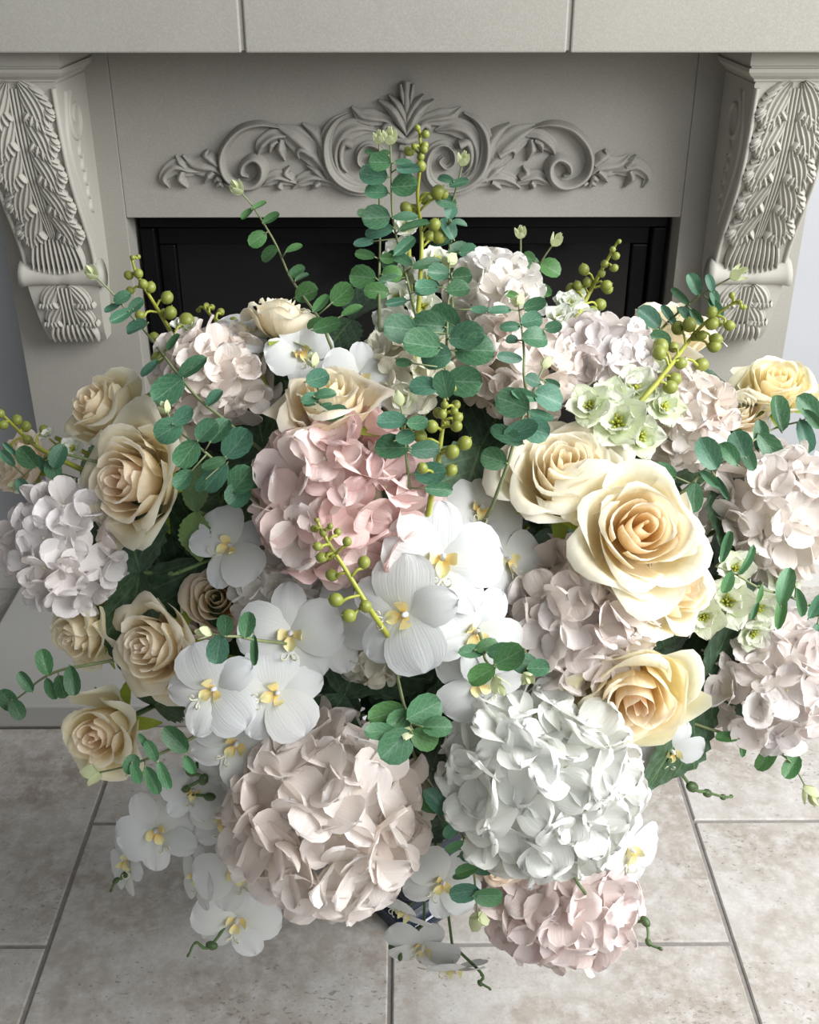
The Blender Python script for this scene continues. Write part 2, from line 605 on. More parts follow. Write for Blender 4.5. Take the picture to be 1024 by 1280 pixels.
K = 1.0
SCROLLS = [  # (name, strips) in the carving's own drawing units
    ('volute', [([(772, 182), (722, 212), (690, 265), (684, 330), (700, 392), (740, 440), (800, 468), (862, 466), (905, 430), (912, 370), (890, 318), (846, 300), (812, 325), (808, 368), (838, 390), (864, 366), (850, 345)],
                 [8, 34, 52, 60, 62, 60, 52, 46, 42, 38, 34, 30, 26, 24, 22, 18, 12], 0.020, 2)]),
    ('inner_volute', [([(878, 250), (810, 236), (756, 258), (726, 318), (728, 378), (752, 420), (790, 440)], [10, 62, 66, 52, 38, 24, 8], 0.014, 2),
                      ([(788, 300), (758, 292), (744, 330), (748, 376), (768, 404)], [30, 26, 18, 14, 6], 0.017, 0)]),
    ('c_scroll', [([(512, 236), (440, 224), (366, 244), (312, 300), (294, 362), (312, 420), (360, 454), (412, 456), (446, 424), (448, 378), (418, 352), (380, 372), (372, 408), (398, 420)],
                  [10, 30, 36, 36, 36, 38, 40, 42, 44, 44, 42, 34, 26, 14], 0.018, 1)]),
    ('acanthus_leaf', [([(790, 468), (720, 432), (668, 372), (612, 312), (560, 268), (500, 232)], [14, 52, 62, 80, 70, 14], 0.015, 2),
                       ([(690, 372), (682, 320), (648, 262), (598, 222)], [30, 52, 44, 8], 0.013, 1),
                       ([(640, 340), (600, 318), (582, 326), (586, 352)], [40, 34, 26, 10], 0.017, 1)]),
    ('acanthus_leaf', [([(540, 268), (490, 272), (448, 304), (428, 344)], [30, 52, 50, 8], 0.013, 2),
                       ([(520, 280), (516, 318), (534, 362)], [26, 40, 6], 0.014, 1),
                       ([(508, 284), (484, 300), (476, 332)], [20, 30, 6], 0.016, 1)]),
    ('acanthus_leaf', [([(770, 466), (706, 436), (640, 424), (590, 440), (558, 468)], [14, 44, 50, 40, 6], 0.012, 2),
                       ([(690, 436), (650, 400), (612, 378)], [26, 34, 6], 0.012, 1),
                       ([(668, 440), (650, 452), (630, 470)], [24, 28, 6], 0.014, 1)]),
    ('acanthus_leaf', [([(592, 452), (540, 432), (500, 424), (464, 440), (444, 458)], [14, 40, 46, 36, 6], 0.012, 2),
                       ([(560, 430), (536, 408), (550, 382)], [26, 32, 6], 0.012, 1),
                       ([(520, 440), (512, 456), (524, 470)], [20, 26, 6], 0.013, 1)]),
    ('tail_leaf', [([(300, 420), (268, 392), (228, 384), (186, 376), (148, 342)], [20, 60, 66, 50, 8], 0.013, 2),
                   ([(282, 380), (254, 354), (236, 340), (242, 320)], [30, 40, 34, 8], 0.013, 1),
                   ([(268, 400), (248, 418), (230, 446)], [30, 34, 6], 0.014, 1)]),
    ('tail_leaf', [([(214, 404), (170, 396), (126, 384), (92, 404), (78, 432), (98, 462)], [14, 46, 54, 44, 34, 8], 0.013, 2),
                   ([(162, 388), (140, 366), (122, 342)], [26, 30, 6], 0.012, 1),
                   ([(150, 398), (142, 430), (168, 462)], [26, 34, 8], 0.014, 1)]),
    ('bud', [([(268, 438), (282, 428), (294, 440)], [12, 22, 12], 0.011, 0), ([(276, 456), (290, 446), (302, 458)], [10, 18, 10], 0.011, 0), ([(304, 446), (318, 452), (326, 460)], [8, 14, 8], 0.009, 0)]),
    ('palmette_leaf', [([(990, 262), (966, 214), (938, 170), (884, 134)], [18, 44, 44, 8], 0.017, 1)]),
    ('palmette_leaf', [([(990, 240), (980, 196), (956, 152), (922, 114)], [14, 36, 36, 8], 0.014, 1)]),
    ('palmette_leaf', [([(978, 262), (920, 214), (860, 200), (820, 192), (782, 160)], [14, 34, 54, 48, 8], 0.014, 2)]),
    ('palmette_curl', [([(984, 280), (950, 250), (922, 226), (904, 236), (912, 250)], [18, 26, 22, 18, 8], 0.014, 0)]),
]
for sgn in (1, -1):
    mf = omap(sgn)
    for nm, strips in SCROLLS:
        q = Geo()
        for pts, ws, h, gr in strips:
            strip(q, pts, [w_ * (1.0 if nm in ('volute', 'c_scroll') else 1.3) for w_ in ws], h * 1.6, mf, nl=6 + 4 * len(pts), nc=11, groove=gr)
        if sgn < 0:
            q.f = [tuple(reversed(f)) for f in q.f]
        q.put(nm, M['stone'], orn)
mf = omap(1)
q = Geo()
strip(q, [(990, 268), (990, 180), (990, 110), (990, 62)], [20, 46, 62, 44], 0.020, mf, groove=1)
strip(q, [(978, 150), (972, 110), (966, 72)], [10, 22, 12], 0.022, mf)
strip(q, [(1002, 150), (1008, 110), (1014, 72)], [10, 22, 12], 0.022, mf)
q.put('palmette_leaf', M['stone'], orn)
q = Geo()
strip(q, [(950, 278), (990, 284), (1030, 278)], [26, 36, 26], 0.022, mf)
strip(q, [(962, 308), (990, 312), (1018, 308)], [30, 40, 30], 0.018, mf)
strip(q, [(990, 320), (990, 380), (990, 450)], [50, 70, 40], 0.014, mf, groove=2)
q.put('collar', M['stone'], orn)

# ---- corbels: front profile as (distance in front of the leg, height), from top to bottom
PROF = [(0.162, 1.000), (0.160, 0.975), (0.157, 0.94), (0.150, 0.90), (0.137, 0.86), (0.117, 0.82), (0.094, 0.78), (0.076, 0.745), (0.068, 0.715), (0.070, 0.69), (0.066, 0.66), (0.058, 0.63), (0.047, 0.60), (0.030, 0.575)]
PP = catmull([(0, a, b) for a, b in PROF], 60)


def corbel(xc, cname_label):
    c = put('corbel', None, Matrix.Translation((xc, DF, 0.575)), fire)
    c['label'] = cname_label
    hw = 0.060
    # body
    q = Geo()
    n = len(PP)
    vs, fs = [], []
    for p in PP:
        wz = hw if p.z > 0.70 else hw * (0.80 + 0.2 * (p.z - 0.57) / 0.13)
        vs += [(xc - wz, DF, p.z), (xc - wz, DF - p.y, p.z), (xc + wz, DF - p.y, p.z), (xc + wz, DF, p.z)]
    for i in range(n - 1):
        for k in range(3):
            fs.append((i * 4 + k, i * 4 + k + 1, i * 4 + k + 5, i * 4 + k + 4))
    fs += [(0, 3, 2, 1), ((n - 1) * 4, (n - 1) * 4 + 1, (n - 1) * 4 + 2, (n - 1) * 4 + 3)]
    q.add(vs, fs)
    q.put('body', M['corbel'], c, False)

    def smap(a, b, h):           # a across (m), b = height z along the profile
        f = 0
        for i in range(n - 1):
            if PP[i].z >= b >= PP[i + 1].z:
                f = i
                break
        else:
            f = 0 if b > PP[0].z else n - 2
        p0, p1 = PP[f], PP[f + 1]
        t = (b - p0.z) / (p1.z - p0.z) if abs(p1.z - p0.z) > 1e-9 else 0
        t = max(-1, min(2, t))
        p = p0.lerp(p1, t)
        i0, i1 = PP[max(f - 2, 0)], PP[min(f + 3, n - 1)]
        tg = (i1 - i0).normalized()
        nr = Vector((0, -tg.z, tg.y))
        p = p + nr * h
        return Vector((xc + a, DF - p.y, p.z))

    # raised borders along both edges
    for s in (-1, 1):
        q = Geo()
        strip(q, [(s * 0.056, z) for z in (0.995, 0.94, 0.88, 0.82, 0.76, 0.715)], [0.008] * 6, 0.007, smap, nl=36, nc=7, taper=False)
        if s < 0:
            pass
        q.put('border', M['corbel'], c)
    # centre ribs
    for s in (-1.5, -0.5, 0.5, 1.5):
        q = Geo()
        strip(q, [(s * 0.0055, 0.995), (s * 0.0056, 0.93), (s * 0.0050, 0.86), (s * 0.0036, 0.79), (s * 0.002, 0.735)], [0.0055, 0.0055, 0.005, 0.004, 0.003], 0.006, smap, nl=26, nc=5, taper=False)
        q.put('rib', M['corbel'], c)
    # acanthus leaves: fans of lobes hanging outwards from the ribs
    for s in (-1, 1):
        for i, z0 in reversed(list(enumerate((1.004, 0.962, 0.915, 0.866, 0.818)))):
            q = Geo()
            mid = [(s * 0.009, z0), (s * 0.020, z0 - 0.016), (s * 0.030, z0 - 0.038), (s * 0.035, z0 - 0.064)]
            strip(q, mid, [0.010, 0.030, 0.037, 0.036, 0.022], 0.0085, smap, nl=16, nc=33, groove=5, lift=0.005, taper=False)
            tan = Vector((mid[3][0] - mid[2][0], mid[3][1] - mid[2][1], 0)).normalized()
            sid = Vector((-tan.y, tan.x, 0))
            for j in range(7):          # scalloped tip and margins
                f = -1 + j / 3.0
                B = Vector((mid[3][0], mid[3][1], 0)) + sid * (f * 0.013) - tan * (0.012 + 0.014 * abs(f))
                E = B + (tan * (1.0 - 0.35 * abs(f)) + sid * f * 0.75).normalized() * (0.019 - 0.004 * abs(f))
                ex = max(0.006, min(0.0535, abs(E.x))) * s
                strip(q, [(B.x, B.y), ((B.x + ex) / 2, (B.y + E.y) / 2), (ex, E.y)], [0.008, 0.0105, 0.0105, 0.006], 0.013, smap, nl=8, nc=9, groove=1, lift=0.002)
            for j in range(4):          # outer margin lobes
                t = 0.2 + 0.17 * j
                P = catmull([(m_[0], m_[1], 0) for m_ in mid], 21)[int(t * 20)]
                ex = min(0.0535, abs(P.x) + 0.026) * s
                strip(q, [(P.x + s * 0.006, P.y + 0.003), ((P.x + ex) / 2, P.y), (ex, P.y - 0.008)], [0.006, 0.0095, 0.0105, 0.006], 0.011, smap, nl=8, nc=9, groove=1, lift=0.002)
            q.put('acanthus_leaf', M['corbel'], c)
    # lower curl of the big leaf: a row of spiky tips over the roll
    q = Geo()
    for j in range(11):
        a = -0.040 + 0.008 * j
        arc = 0.010 * (1 - (a / 0.044) ** 2)
        strip(q, [(a * 0.75, 0.765), (a * 0.95, 0.735), (a * 1.02, 0.712 - arc)], [0.006, 0.010, 0.009, 0.004], 0.013, smap, nl=9, nc=6, groove=1, lift=0.008)
    q.put('leaf_curl', M['corbel'], c)
    # bolster roll with flared ends
    q = Geo()
    pts, rad = [], []
    for j in range(17):
        t = -1 + 2 * j / 16
        pts.append((xc + t * 0.066, DF - 0.064, 0.696 + 0.004 * t * t))
        rad.append(0.017 + 0.007 * abs(t) ** 4 - 0.002 * (1 - min(1, abs(t) * 6)))
    q.tube(pts, rad, 16)
    q.put('roll', M['corbel'], c)
    # lower leaf under the roll
    for s in (-1, 1):
        for z0 in (0.648, 0.682):
            q = Geo()
            mid = [(s * 0.010, z0), (s * 0.020, z0 - 0.012), (s * 0.029, z0 - 0.026), (s * 0.032, z0 - 0.042)]
            strip(q, mid, [0.008, 0.024, 0.028, 0.026, 0.012], 0.007, smap, nl=12, nc=25, groove=4, lift=0.003, taper=False)
            for j in range(5):
                f = -1 + j / 2.0
                bx_, bz_ = mid[3][0] + f * 0.010, mid[3][1] + 0.012
                ex = max(0.005, min(0.046, abs(bx_ + f * 0.008))) * s
                strip(q, [(bx_, bz_), ((bx_ + ex) / 2, bz_ - 0.006), (ex, bz_ - 0.013 + 0.004 * abs(f))], [0.007, 0.010, 0.010, 0.005], 0.011, smap, nl=7, nc=8, groove=1)
            q.put('acanthus_leaf', M['corbel'], c)
    q = Geo()
    for a in (-0.010, -0.003, 0.004, 0.011):
        strip(q, [(a, 0.678), (a * 0.9, 0.64), (a * 1.3, 0.605)], [0.005, 0.005, 0.004], 0.007, smap, nl=10, nc=5, taper=False)
    q.put('rib', M['corbel'], c)
    q = Geo()
    for j in range(9):
        a = -0.036 + 0.009 * j
        strip(q, [(a * 0.8, 0.612), (a, 0.596), (a * 1.02, 0.580)], [0.007, 0.011, 0.010, 0.005], 0.011, smap, nl=7, nc=6, groove=1, lift=0.004)
    q.put('leaf_curl', M['corbel'], c)
    # side scroll carving
    for s in (-1, 1):
        def sidemap(a, b, h, s=s):
            return Vector((xc + s * (hw + h), DF - a, b))
        q = Geo()
        sp = [(0.085 + (0.040 - 0.0021 * i) * math.cos(1.2 - 0.55 * i), 0.945 + (0.040 - 0.0021 * i) * math.sin(1.2 - 0.55 * i)) for i in range(16)]
        strip(q, sp, [0.010, 0.009, 0.006], 0.006, sidemap, nl=60, nc=6)
        strip(q, [(0.12, 0.985), (0.138, 0.93), (0.128, 0.88), (0.10, 0.83), (0.07, 0.78)], [0.008, 0.009, 0.008, 0.007, 0.004], 0.005, sidemap, nl=24, nc=6)
        for i in range(5):
            z = 0.895 - 0.022 * i
            strip(q, [(0.075 - 0.005 * i, z + 0.014), (0.092 - 0.006 * i, z), (0.076 - 0.006 * i, z - 0.012)], [0.004, 0.012, 0.004], 0.006, sidemap, nl=8, nc=6, groove=1)
        q.put('side_scroll', M['corbel'], c)
    # capital above the corbel
    q = Geo()
    x0, x1, d = hw + 0.012, hw + 0.012, 0.186
    rings = [(1.000, 0.000, 0.000)]
    LV = [(ZM, 0.0), (ZM - 0.022, 0.0), (ZM - 0.0225, -0.003), (ZM - 0.0255, -0.003), (ZM - 0.026, 0.0005), (ZM - 0.031, 0.0005), (ZM - 0.036, -0.004), (ZM - 0.041, -0.011), (ZM - 0.044, -0.012), (ZM - 0.0445, -0.015), (ZM - 0.052, -0.015)]
    vs, fs = [], []
    for z, o in LV:
        vs += [(xc - hw - 0.014 - o, DF, z), (xc - hw - 0.014 - o, DF - 0.176 - o, z), (xc + hw + 0.014 + o, DF - 0.176 - o, z), (xc + hw + 0.014 + o, DF, z)]
    for i in range(len(LV) - 1):
        for k in range(3):
            fs.append((i * 4 + k, i * 4 + k + 1, i * 4 + k + 5, i * 4 + k + 4))
    e = (len(LV) - 1) * 4
    fs += [(0, 3, 2, 1), (e, e + 1, e + 2, e + 3)]
    q.add(vs, fs)
    q.put('capital', M['corbel'], c, False)


corbel(-0.556, 'carved acanthus corbel on the shaded side of the mantel')
corbel(0.562, 'carved acanthus corbel on the window side of the mantel')

# ------------------------------------------------------------------ vase
VX, VY = 0.012, 1.15
vase = thing('flower_vase', 'dark navy glazed square flower vase standing on the tile floor', 'vase', (VX, VY, 0))


def square_rings(levels, rot, rc=0.18, n=6):
    vs, fs = [], []
    m = 4 * n
    for (hw_, z) in levels:
        for k in range(4):
            cx, cy = (1, 1, -1, -1)[k], (-1, 1, 1, -1)[k]
            r = hw_ * rc
            a0 = -PI / 2 + k * PI / 2
            for j in range(n):
                a = a0 + (PI / 2) * j / (n - 1)
                x, y = cx * (hw_ - r) + r * math.cos(a), cy * (hw_ - r) + r * math.sin(a)
                vs.append((VX + x * math.cos(rot) - y * math.sin(rot), VY + x * math.sin(rot) + y * math.cos(rot), z))
    for i in range(len(levels) - 1):
        for k in range(m):
            fs.append((i * m + k, i * m + (k + 1) % m, (i + 1) * m + (k + 1) % m, (i + 1) * m + k))
    fs.append(tuple(reversed(range(m))))
    fs.append(tuple((len(levels) - 1) * m + k for k in range(m)))
    return vs, fs


ROT = math.radians(40)
q = Geo()
q.add(*square_rings([(0.074, 0.0), (0.078, 0.004), (0.078, 0.016), (0.074, 0.020)], ROT))
q.put('base', M['navy'], vase)
q = Geo()
lv = [(0.060, 0.020)]
for i in range(9):
    z = 0.028 + i * 0.022
    w = 0.060 + 0.020 * (i / 8.0)
    lv += [(w, z), (w + 0.004, z + 0.006), (w + 0.004, z + 0.014), (w, z + 0.020)]
lv += [(0.086, 0.232), (0.092, 0.25), (0.092, 0.256), (0.080, 0.256), (0.078, 0.20)]
q.add(*square_rings(lv, ROT))
q.put('body', M['navy'], vase)
MOUTH = Vector((VX, VY, 0.255))

# ------------------------------------------------------------------ petal meshes
def round_row(v, wid, base=0.5, power=1.0):
    """row along a rounded petal: (half width, length) for v in 0..1"""
    th = PI * (0.03 + 0.97 * v)
    y = (1 - math.cos(th)) / 2
    return wid * max(0.0, math.sin(th)) ** power * (base + (1 - base) * y), y


HYD = []
for k in range(9):
    r = random.Random(100 + k)
    cup, curl, fold, ph = r.uniform(0.15, 0.55), r.uniform(-0.1, 0.35), r.uniform(-0.08, 0.12), r.uniform(0, 6)
    wid, asym = r.uniform(0.50, 0.62), r.uniform(-0.08, 0.08)

    def fn(u, v, cup=cup, curl=curl, fold=fold, ph=ph, wid=wid, asym=asym):
        w, y = round_row(v, wid, 0.55, 0.85)
        x = u * w + asym * y * y
        z = cup * (x * x * 1.5 + 0.30 * y * y) - curl * max(0, y - 0.5) ** 2 * 1.8 - fold * abs(x) + (0.05 * math.sin(4 * u + ph) + 0.03 * math.sin(9 * u + 2 * ph)) * y * y
        return (x, y, z)
    HYD.append(grid_mesh('hydrangea_petal', fn, 7, 8, M['hydrangea']))
DEL = []
for k in range(5):
    r = random.Random(300 + k)
    ph = r.uniform(0, 6)

    def fn(u, v, ph=ph):
        w = 0.50 * (math.sin(PI * min(1, 0.04 + 0.945 * v) ** 0.85)) ** 0.6
        x = u * w
        z = 0.25 * v * v + 0.35 * x * x + 0.07 * math.sin(9 * u + ph) * v ** 2 + 0.05 * math.sin(14 * v + ph) * abs(u) - 0.35 * max(0, v - 0.7) ** 2
        return (x, v * (1 + 0.05 * math.sin(11 * u + ph) * v), z)
    DEL.append(grid_mesh('blossom_petal', fn, 7, 6, M['delph']))


RUF = []
for k in range(7):
    r = random.Random(700 + k)
    ph, cup, curl, wid = r.uniform(0, 6), r.uniform(0.1, 0.6), r.uniform(0.0, 0.5), r.uniform(0.54, 0.64)

    def fn(u, v, ph=ph, cup=cup, curl=curl, wid=wid):
        w, y = round_row(v, wid, 0.5, 0.75)
        x = u * w
        z = cup * (x * x + 0.3 * y * y) - curl * max(0, y - 0.5) ** 2 + (0.07 * math.sin(5.5 * u + ph) + 0.02 * math.sin(11 * u + ph)) * y * y + 0.02 * math.sin(8 * y + ph) * u * u
        return (x, y * (1 + 0.05 * math.sin(8 * u + ph)), z)
    RUF.append(grid_mesh('ruffled_petal', fn, 12, 9, M['hydrangea']))


def orchid_petal(broad, seed):
    r = random.Random(seed)
    ph = r.uniform(0, 6)

    def fn(u, v):
        if broad:
            w, v = round_row(v, 0.66, 0.62, 0.85)
        else:
            w, v = round_row(v, 0.40, 0.72, 1.0)
        x = u * w
        z = 0.10 * math.sin(PI * v) - 0.16 * x * x - 0.10 * v * v + 0.018 * math.sin(6 * u + ph) * v * v - 0.05 * max(0, v - .6)
        return (x, v, z)
    return grid_mesh('orchid_petal' if broad else 'orchid_sepal', fn, 9, 9, M['orchid'])


ORB = [orchid_petal(True, k) for k in range(3)]
ORS = [orchid_petal(False, 10 + k) for k in range(3)]


def lip_mesh():
    vs, fs, uv = [], [], []

    def patch(fn, nu, nv):
        n0 = len(vs)
        for j in range(nv):
            for i in range(nu):
                u, v = -1 + 2 * i / (nu - 1), j / (nv - 1)
                vs.append(fn(u, v))
                uv.append((u * .5 + .5, v))
        for j in range(nv - 1):
            for i in range(nu - 1):
                a = n0 + j * nu + i
                fs.append((a, a + 1, a + nu + 1, a + nu))
    # mid lobe: tongue going down and forwards
    patch(lambda u, v: (u * 0.13 * math.sin(PI * (0.15 + 0.75 * v)), -0.04 - 0.30 * v, 0.10 + 0.22 * v - 0.25 * v * v + 0.10 * u * u), 6, 6)
    for s in (-1, 1):     # side lobes curling up beside the column
        patch(lambda u, v, s=s: (s * (0.05 + 0.20 * math.sin(v * 1.9)), 0.02 + 0.12 * u * math.sin(PI * (0.15 + 0.8 * v)) - 0.03 * v, 0.08 + 0.26 * (1 - math.cos(v * 1.7))), 5, 5)
    m = mesh_from('orchid_lip', vs, fs, M['lip'], uv)
    return m


LIP = lip_mesh()
q = Geo()
for s in (-1, 1):
    pts = [(s * 0.02, -0.32, 0.10), (s * 0.07, -0.40, 0.15), (s * 0.13, -0.38, 0.23), (s * 0.12, -0.30, 0.26), (s * 0.07, -0.30, 0.24)]
    q.tube(catmull(pts, 10), [0.018, 0.016, 0.015, 0.014, 0.013, 0.012, 0.011, 0.01, 0.009, 0.008], 5)
TENDRIL = q.mesh('tendril', M['cream'])
q = Geo()
q.tube([(0, 0, -0.16), (0, 0.0, -0.04), (0, 0.03, 0.05), (0, 0.045, 0.15), (0, 0.03, 0.22), (0, 0.0, 0.235)], [0.03, 0.05, 0.055, 0.055, 0.04, 0.012], 8)
COLUMN = q.mesh('orchid_column', M['orchid'])
for p in COLUMN.polygons:
    p.use_smooth = True
COLUMN.uv_layers.new(name='UVMap')
for d in COLUMN.uv_layers[0].data:
    d.uv = (0.5, 0.8)

EUC = []
for k in range(6):
    r = random.Random(500 + k)
    fold, bend, ph = r.uniform(0.05, 0.55), r.uniform(-0.45, 0.35), r.uniform(0, 6)
    wid = r.uniform(0.40, 0.50)

    def fn(u, v, fold=fold, bend=bend, ph=ph, wid=wid):
        w, v = round_row(v, wid, 0.85, 0.95)
        x = u * w
        return (x, v, fold * abs(x) + bend * (v - 0.3) ** 2 + 0.02 * math.sin(6 * v + ph) * u)
    EUC.append(grid_mesh('eucalyptus_leaf', fn, 7, 7, M['euc']))


def big_leaf(mat, name, serr, wid, seed):
    def fn(u, v):
        w = wid * (math.sin(PI * min(1, 0.02 + 0.97 * v) ** 0.85)) ** 0.9
        t = 1 + (serr * (1 if int(round(v * 20)) % 2 else -1) if abs(u) > 0.99 else 0)
        x = u * w * t
        return (x, v, 0.22 * abs(x) - 0.18 * v * v + 0.02 * math.sin(13 * v) * abs(u))
    return grid_mesh(name, fn, 7, 21, mat)


LEAF_D = [big_leaf(M['leaf'], 'leaf', 0.06, w, 1) for w in (0.34, 0.40)]
LEAF_R = [big_leaf(M['leaf'], 'leaf', 0.05, 0.30, 2)]
SEP = grid_mesh('sepal', lambda u, v: (u * 0.17 * math.sin(PI * (0.10 + 0.88 * v)) ** 0.8, v, 0.25 * v * v - 0.3 * (u * 0.17) ** 2), 5, 7, M['sepal'])
TIPM = grid_mesh('leaf_tip', lambda u, v: (u * 0.36 * math.sin(PI * (0.06 + 0.92 * v)) ** 0.7, v, 0.3 * v * v + 0.5 * (u * 0.36) ** 2), 5, 5, M['tip'])
q = Geo()
q.ball((0, 0, 0), 1.0, nu=8, nv=6)
BEAD = q.mesh('floret', M['cream'])
q = Geo()
q.ball((0, 0, 0), 1.0, stretch=1.08, nu=12, nv=8, ridge=0.02)
q.tube([(0, 0, 1.0), (0, 0, 1.25)], [0.16, 0.05], 5)
BERRY = q.mesh('berry', M['berry'])
q = Geo()
q.ball((0, 0, 0), 1.0, stretch=1.45, nu=10, nv=8)
BUD = q.mesh('bud', M['bud'])
q = Geo()
for k in range(9):
    a = k * 2.4
    rr = 0.35 * math.sqrt(k / 9)
    q.tube([(0, 0, 0), (rr * .6 * math.cos(a), rr * .6 * math.sin(a), 0.2), (rr * math.cos(a), rr * math.sin(a), 0.38)], [0.05, 0.045, 0.06], 5)
STAMEN = q.mesh('blossom', M['stamen'])
q = Geo()
q.ball((0, 0, 0), 1.0, nu=14, nv=10)
CORE = q.mesh('flower_core', M['cream'])


def rose_petals(variant):
    """list of (mesh, t) for a rose of unit radius facing +Z"""
    r = random.Random(900 + variant)
    N, openn = ((23, 1.0), (19, 0.68), (20, 0.85))[variant]
    out = []
    for i in range(N):
        t = i / (N - 1)
        phi = i * 2.399 + r.uniform(-0.35, 0.35) * t
        Rt = (0.06 + 0.80 * t ** 0.9) * (0.70 + 0.30 * openn) * r.uniform(0.94, 1.06)
        Zt = 0.22 - (0.12 + 0.40 * openn) * t ** 1.6 + r.uniform(-0.05, 0.05) * (0.3 + t)
        half = 1.30 - 0.48 * t + r.uniform(-0.12, 0.12)
        roll = (0.25 + 1.75 * min(1, t * 1.5)) * r.uniform(0.7, 1.25)
        rho = 0.035 + 0.085 * t * r.uniform(0.7, 1.3)
        ph, ph2 = r.uniform(0, 6), r.uniform(0, 6)
        z0 = -0.74
        tip = r.uniform(-0.03, 0.09) * t

        def fn(u, v, Rt=Rt, Zt=Zt, half=half, roll=roll, rho=rho, ph=ph, ph2=ph2, phi=phi, t=t, tip=tip):
            vv = v * (1 - 0.22 * abs(u) ** 2.4 + tip * (1 - abs(u)) ** 2 + 0.03 * t * math.sin(6 * u + ph2))
            x = min(1.0, vv / 0.82)
            p0, p1, p2 = (0.04, z0), (Rt * (1.15 - 0.35 * t) + 0.03, z0 + 0.36 * (1 - t) + 0.10 * t), (Rt, Zt)
            a, b, c = (1 - x) ** 2, 2 * x * (1 - x), x * x
            rr = a * p0[0] + b * p1[0] + c * p2[0]
            zz = a * p0[1] + b * p1[1] + c * p2[1]
            e = max(0.0, vv - 0.74) / 0.26
            al = roll * e * (0.75 + 0.35 * math.sin(2.6 * u + ph)) * (1 + 0.25 * abs(u))
            rr += rho * (1 - math.cos(al)) * 1.1 + rho * math.sin(al) * 0.9 * t
            zz += rho * math.sin(al) * (1 - 0.55 * t) - rho * (1 - math.cos(al)) * (0.3 + 0.6 * t)
            rr *= 1 + 0.085 * u + 0.08 * t * math.sin(3.4 * u + ph) * v
            zz += (0.02 + 0.09 * t) * math.sin(4.3 * u + ph2) * v ** 2
            g = 0.55 + 0.45 * math.sin(PI * min(1, 0.15 + vv * 0.55))
            an = phi + u * half * g
            return (rr * math.cos(an), rr * math.sin(an), zz)
        out.append((grid_mesh('petal', fn, 10, 12, M['rose']), t))
    return out


ROSES = [rose_petals(0), rose_petals(1), rose_petals(2)]


# ------------------------------------------------------------------ plant builders
def rotm(axis, ang):
    return Matrix.Rotation(ang, 4, axis)


def stem_curve(a, n, k=10, spread=0.035):
    """from the flower's back, inside the bouquet, down through the vase mouth"""
    m = MOUTH + Vector((random.uniform(-spread, spread), random.uniform(-spread, spread), 0.0))
    b = Vector((VX + (m.x - VX) * 0.4, VY + (m.y - VY) * 0.4, 0.20))
    L = (m - a).length
    p1, p2 = a - n * min(0.35 * L, 0.12), m + Vector((0, 0, 0.35 * L))
    pts = []
    for i in range(k):
        t = i / (k - 1)
        pts.append(a * (1 - t) ** 3 + p1 * 3 * t * (1 - t) ** 2 + p2 * 3 * t * t * (1 - t) + m * t ** 3)
    return pts + [b], b


def leaf_at(parent, name, mesh, base, direction, normal, size, color, width=1.0):
    Y = direction.normalized()
    Z = (normal - Y * normal.dot(Y))
    Z = Z.normalized() if Z.length > 1e-4 else Y.orthogonal().normalized()
    X = Y.cross(Z)
    R = Matrix((X * size * width, Y * size, Z * size)).transposed().to_4x4()
    return put(name, mesh, Matrix.Translation(base) @ R, parent, color)


def lerp3(a, b, t):
    return tuple(a[i] + (b[i] - a[i]) * t for i in range(3))


def rnd_vec():
    return Vector((random.gauss(0, 1), random.gauss(0, 1), random.gauss(0, 1))).normalized()


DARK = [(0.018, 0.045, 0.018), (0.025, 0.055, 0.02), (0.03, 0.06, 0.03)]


def dark_leaves(root, pts, n, size, cols=None, spread=1.0):  # inner leaves added behind the heads so the gaps stay dark
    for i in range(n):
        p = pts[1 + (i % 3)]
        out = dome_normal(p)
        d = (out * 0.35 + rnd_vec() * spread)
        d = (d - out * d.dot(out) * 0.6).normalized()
        leaf_at(root, 'leaf', random.choice(LEAF_D), p, d, out + rnd_vec() * 0.4, size * random.uniform(0.8, 1.15), random.choice(cols or DARK))


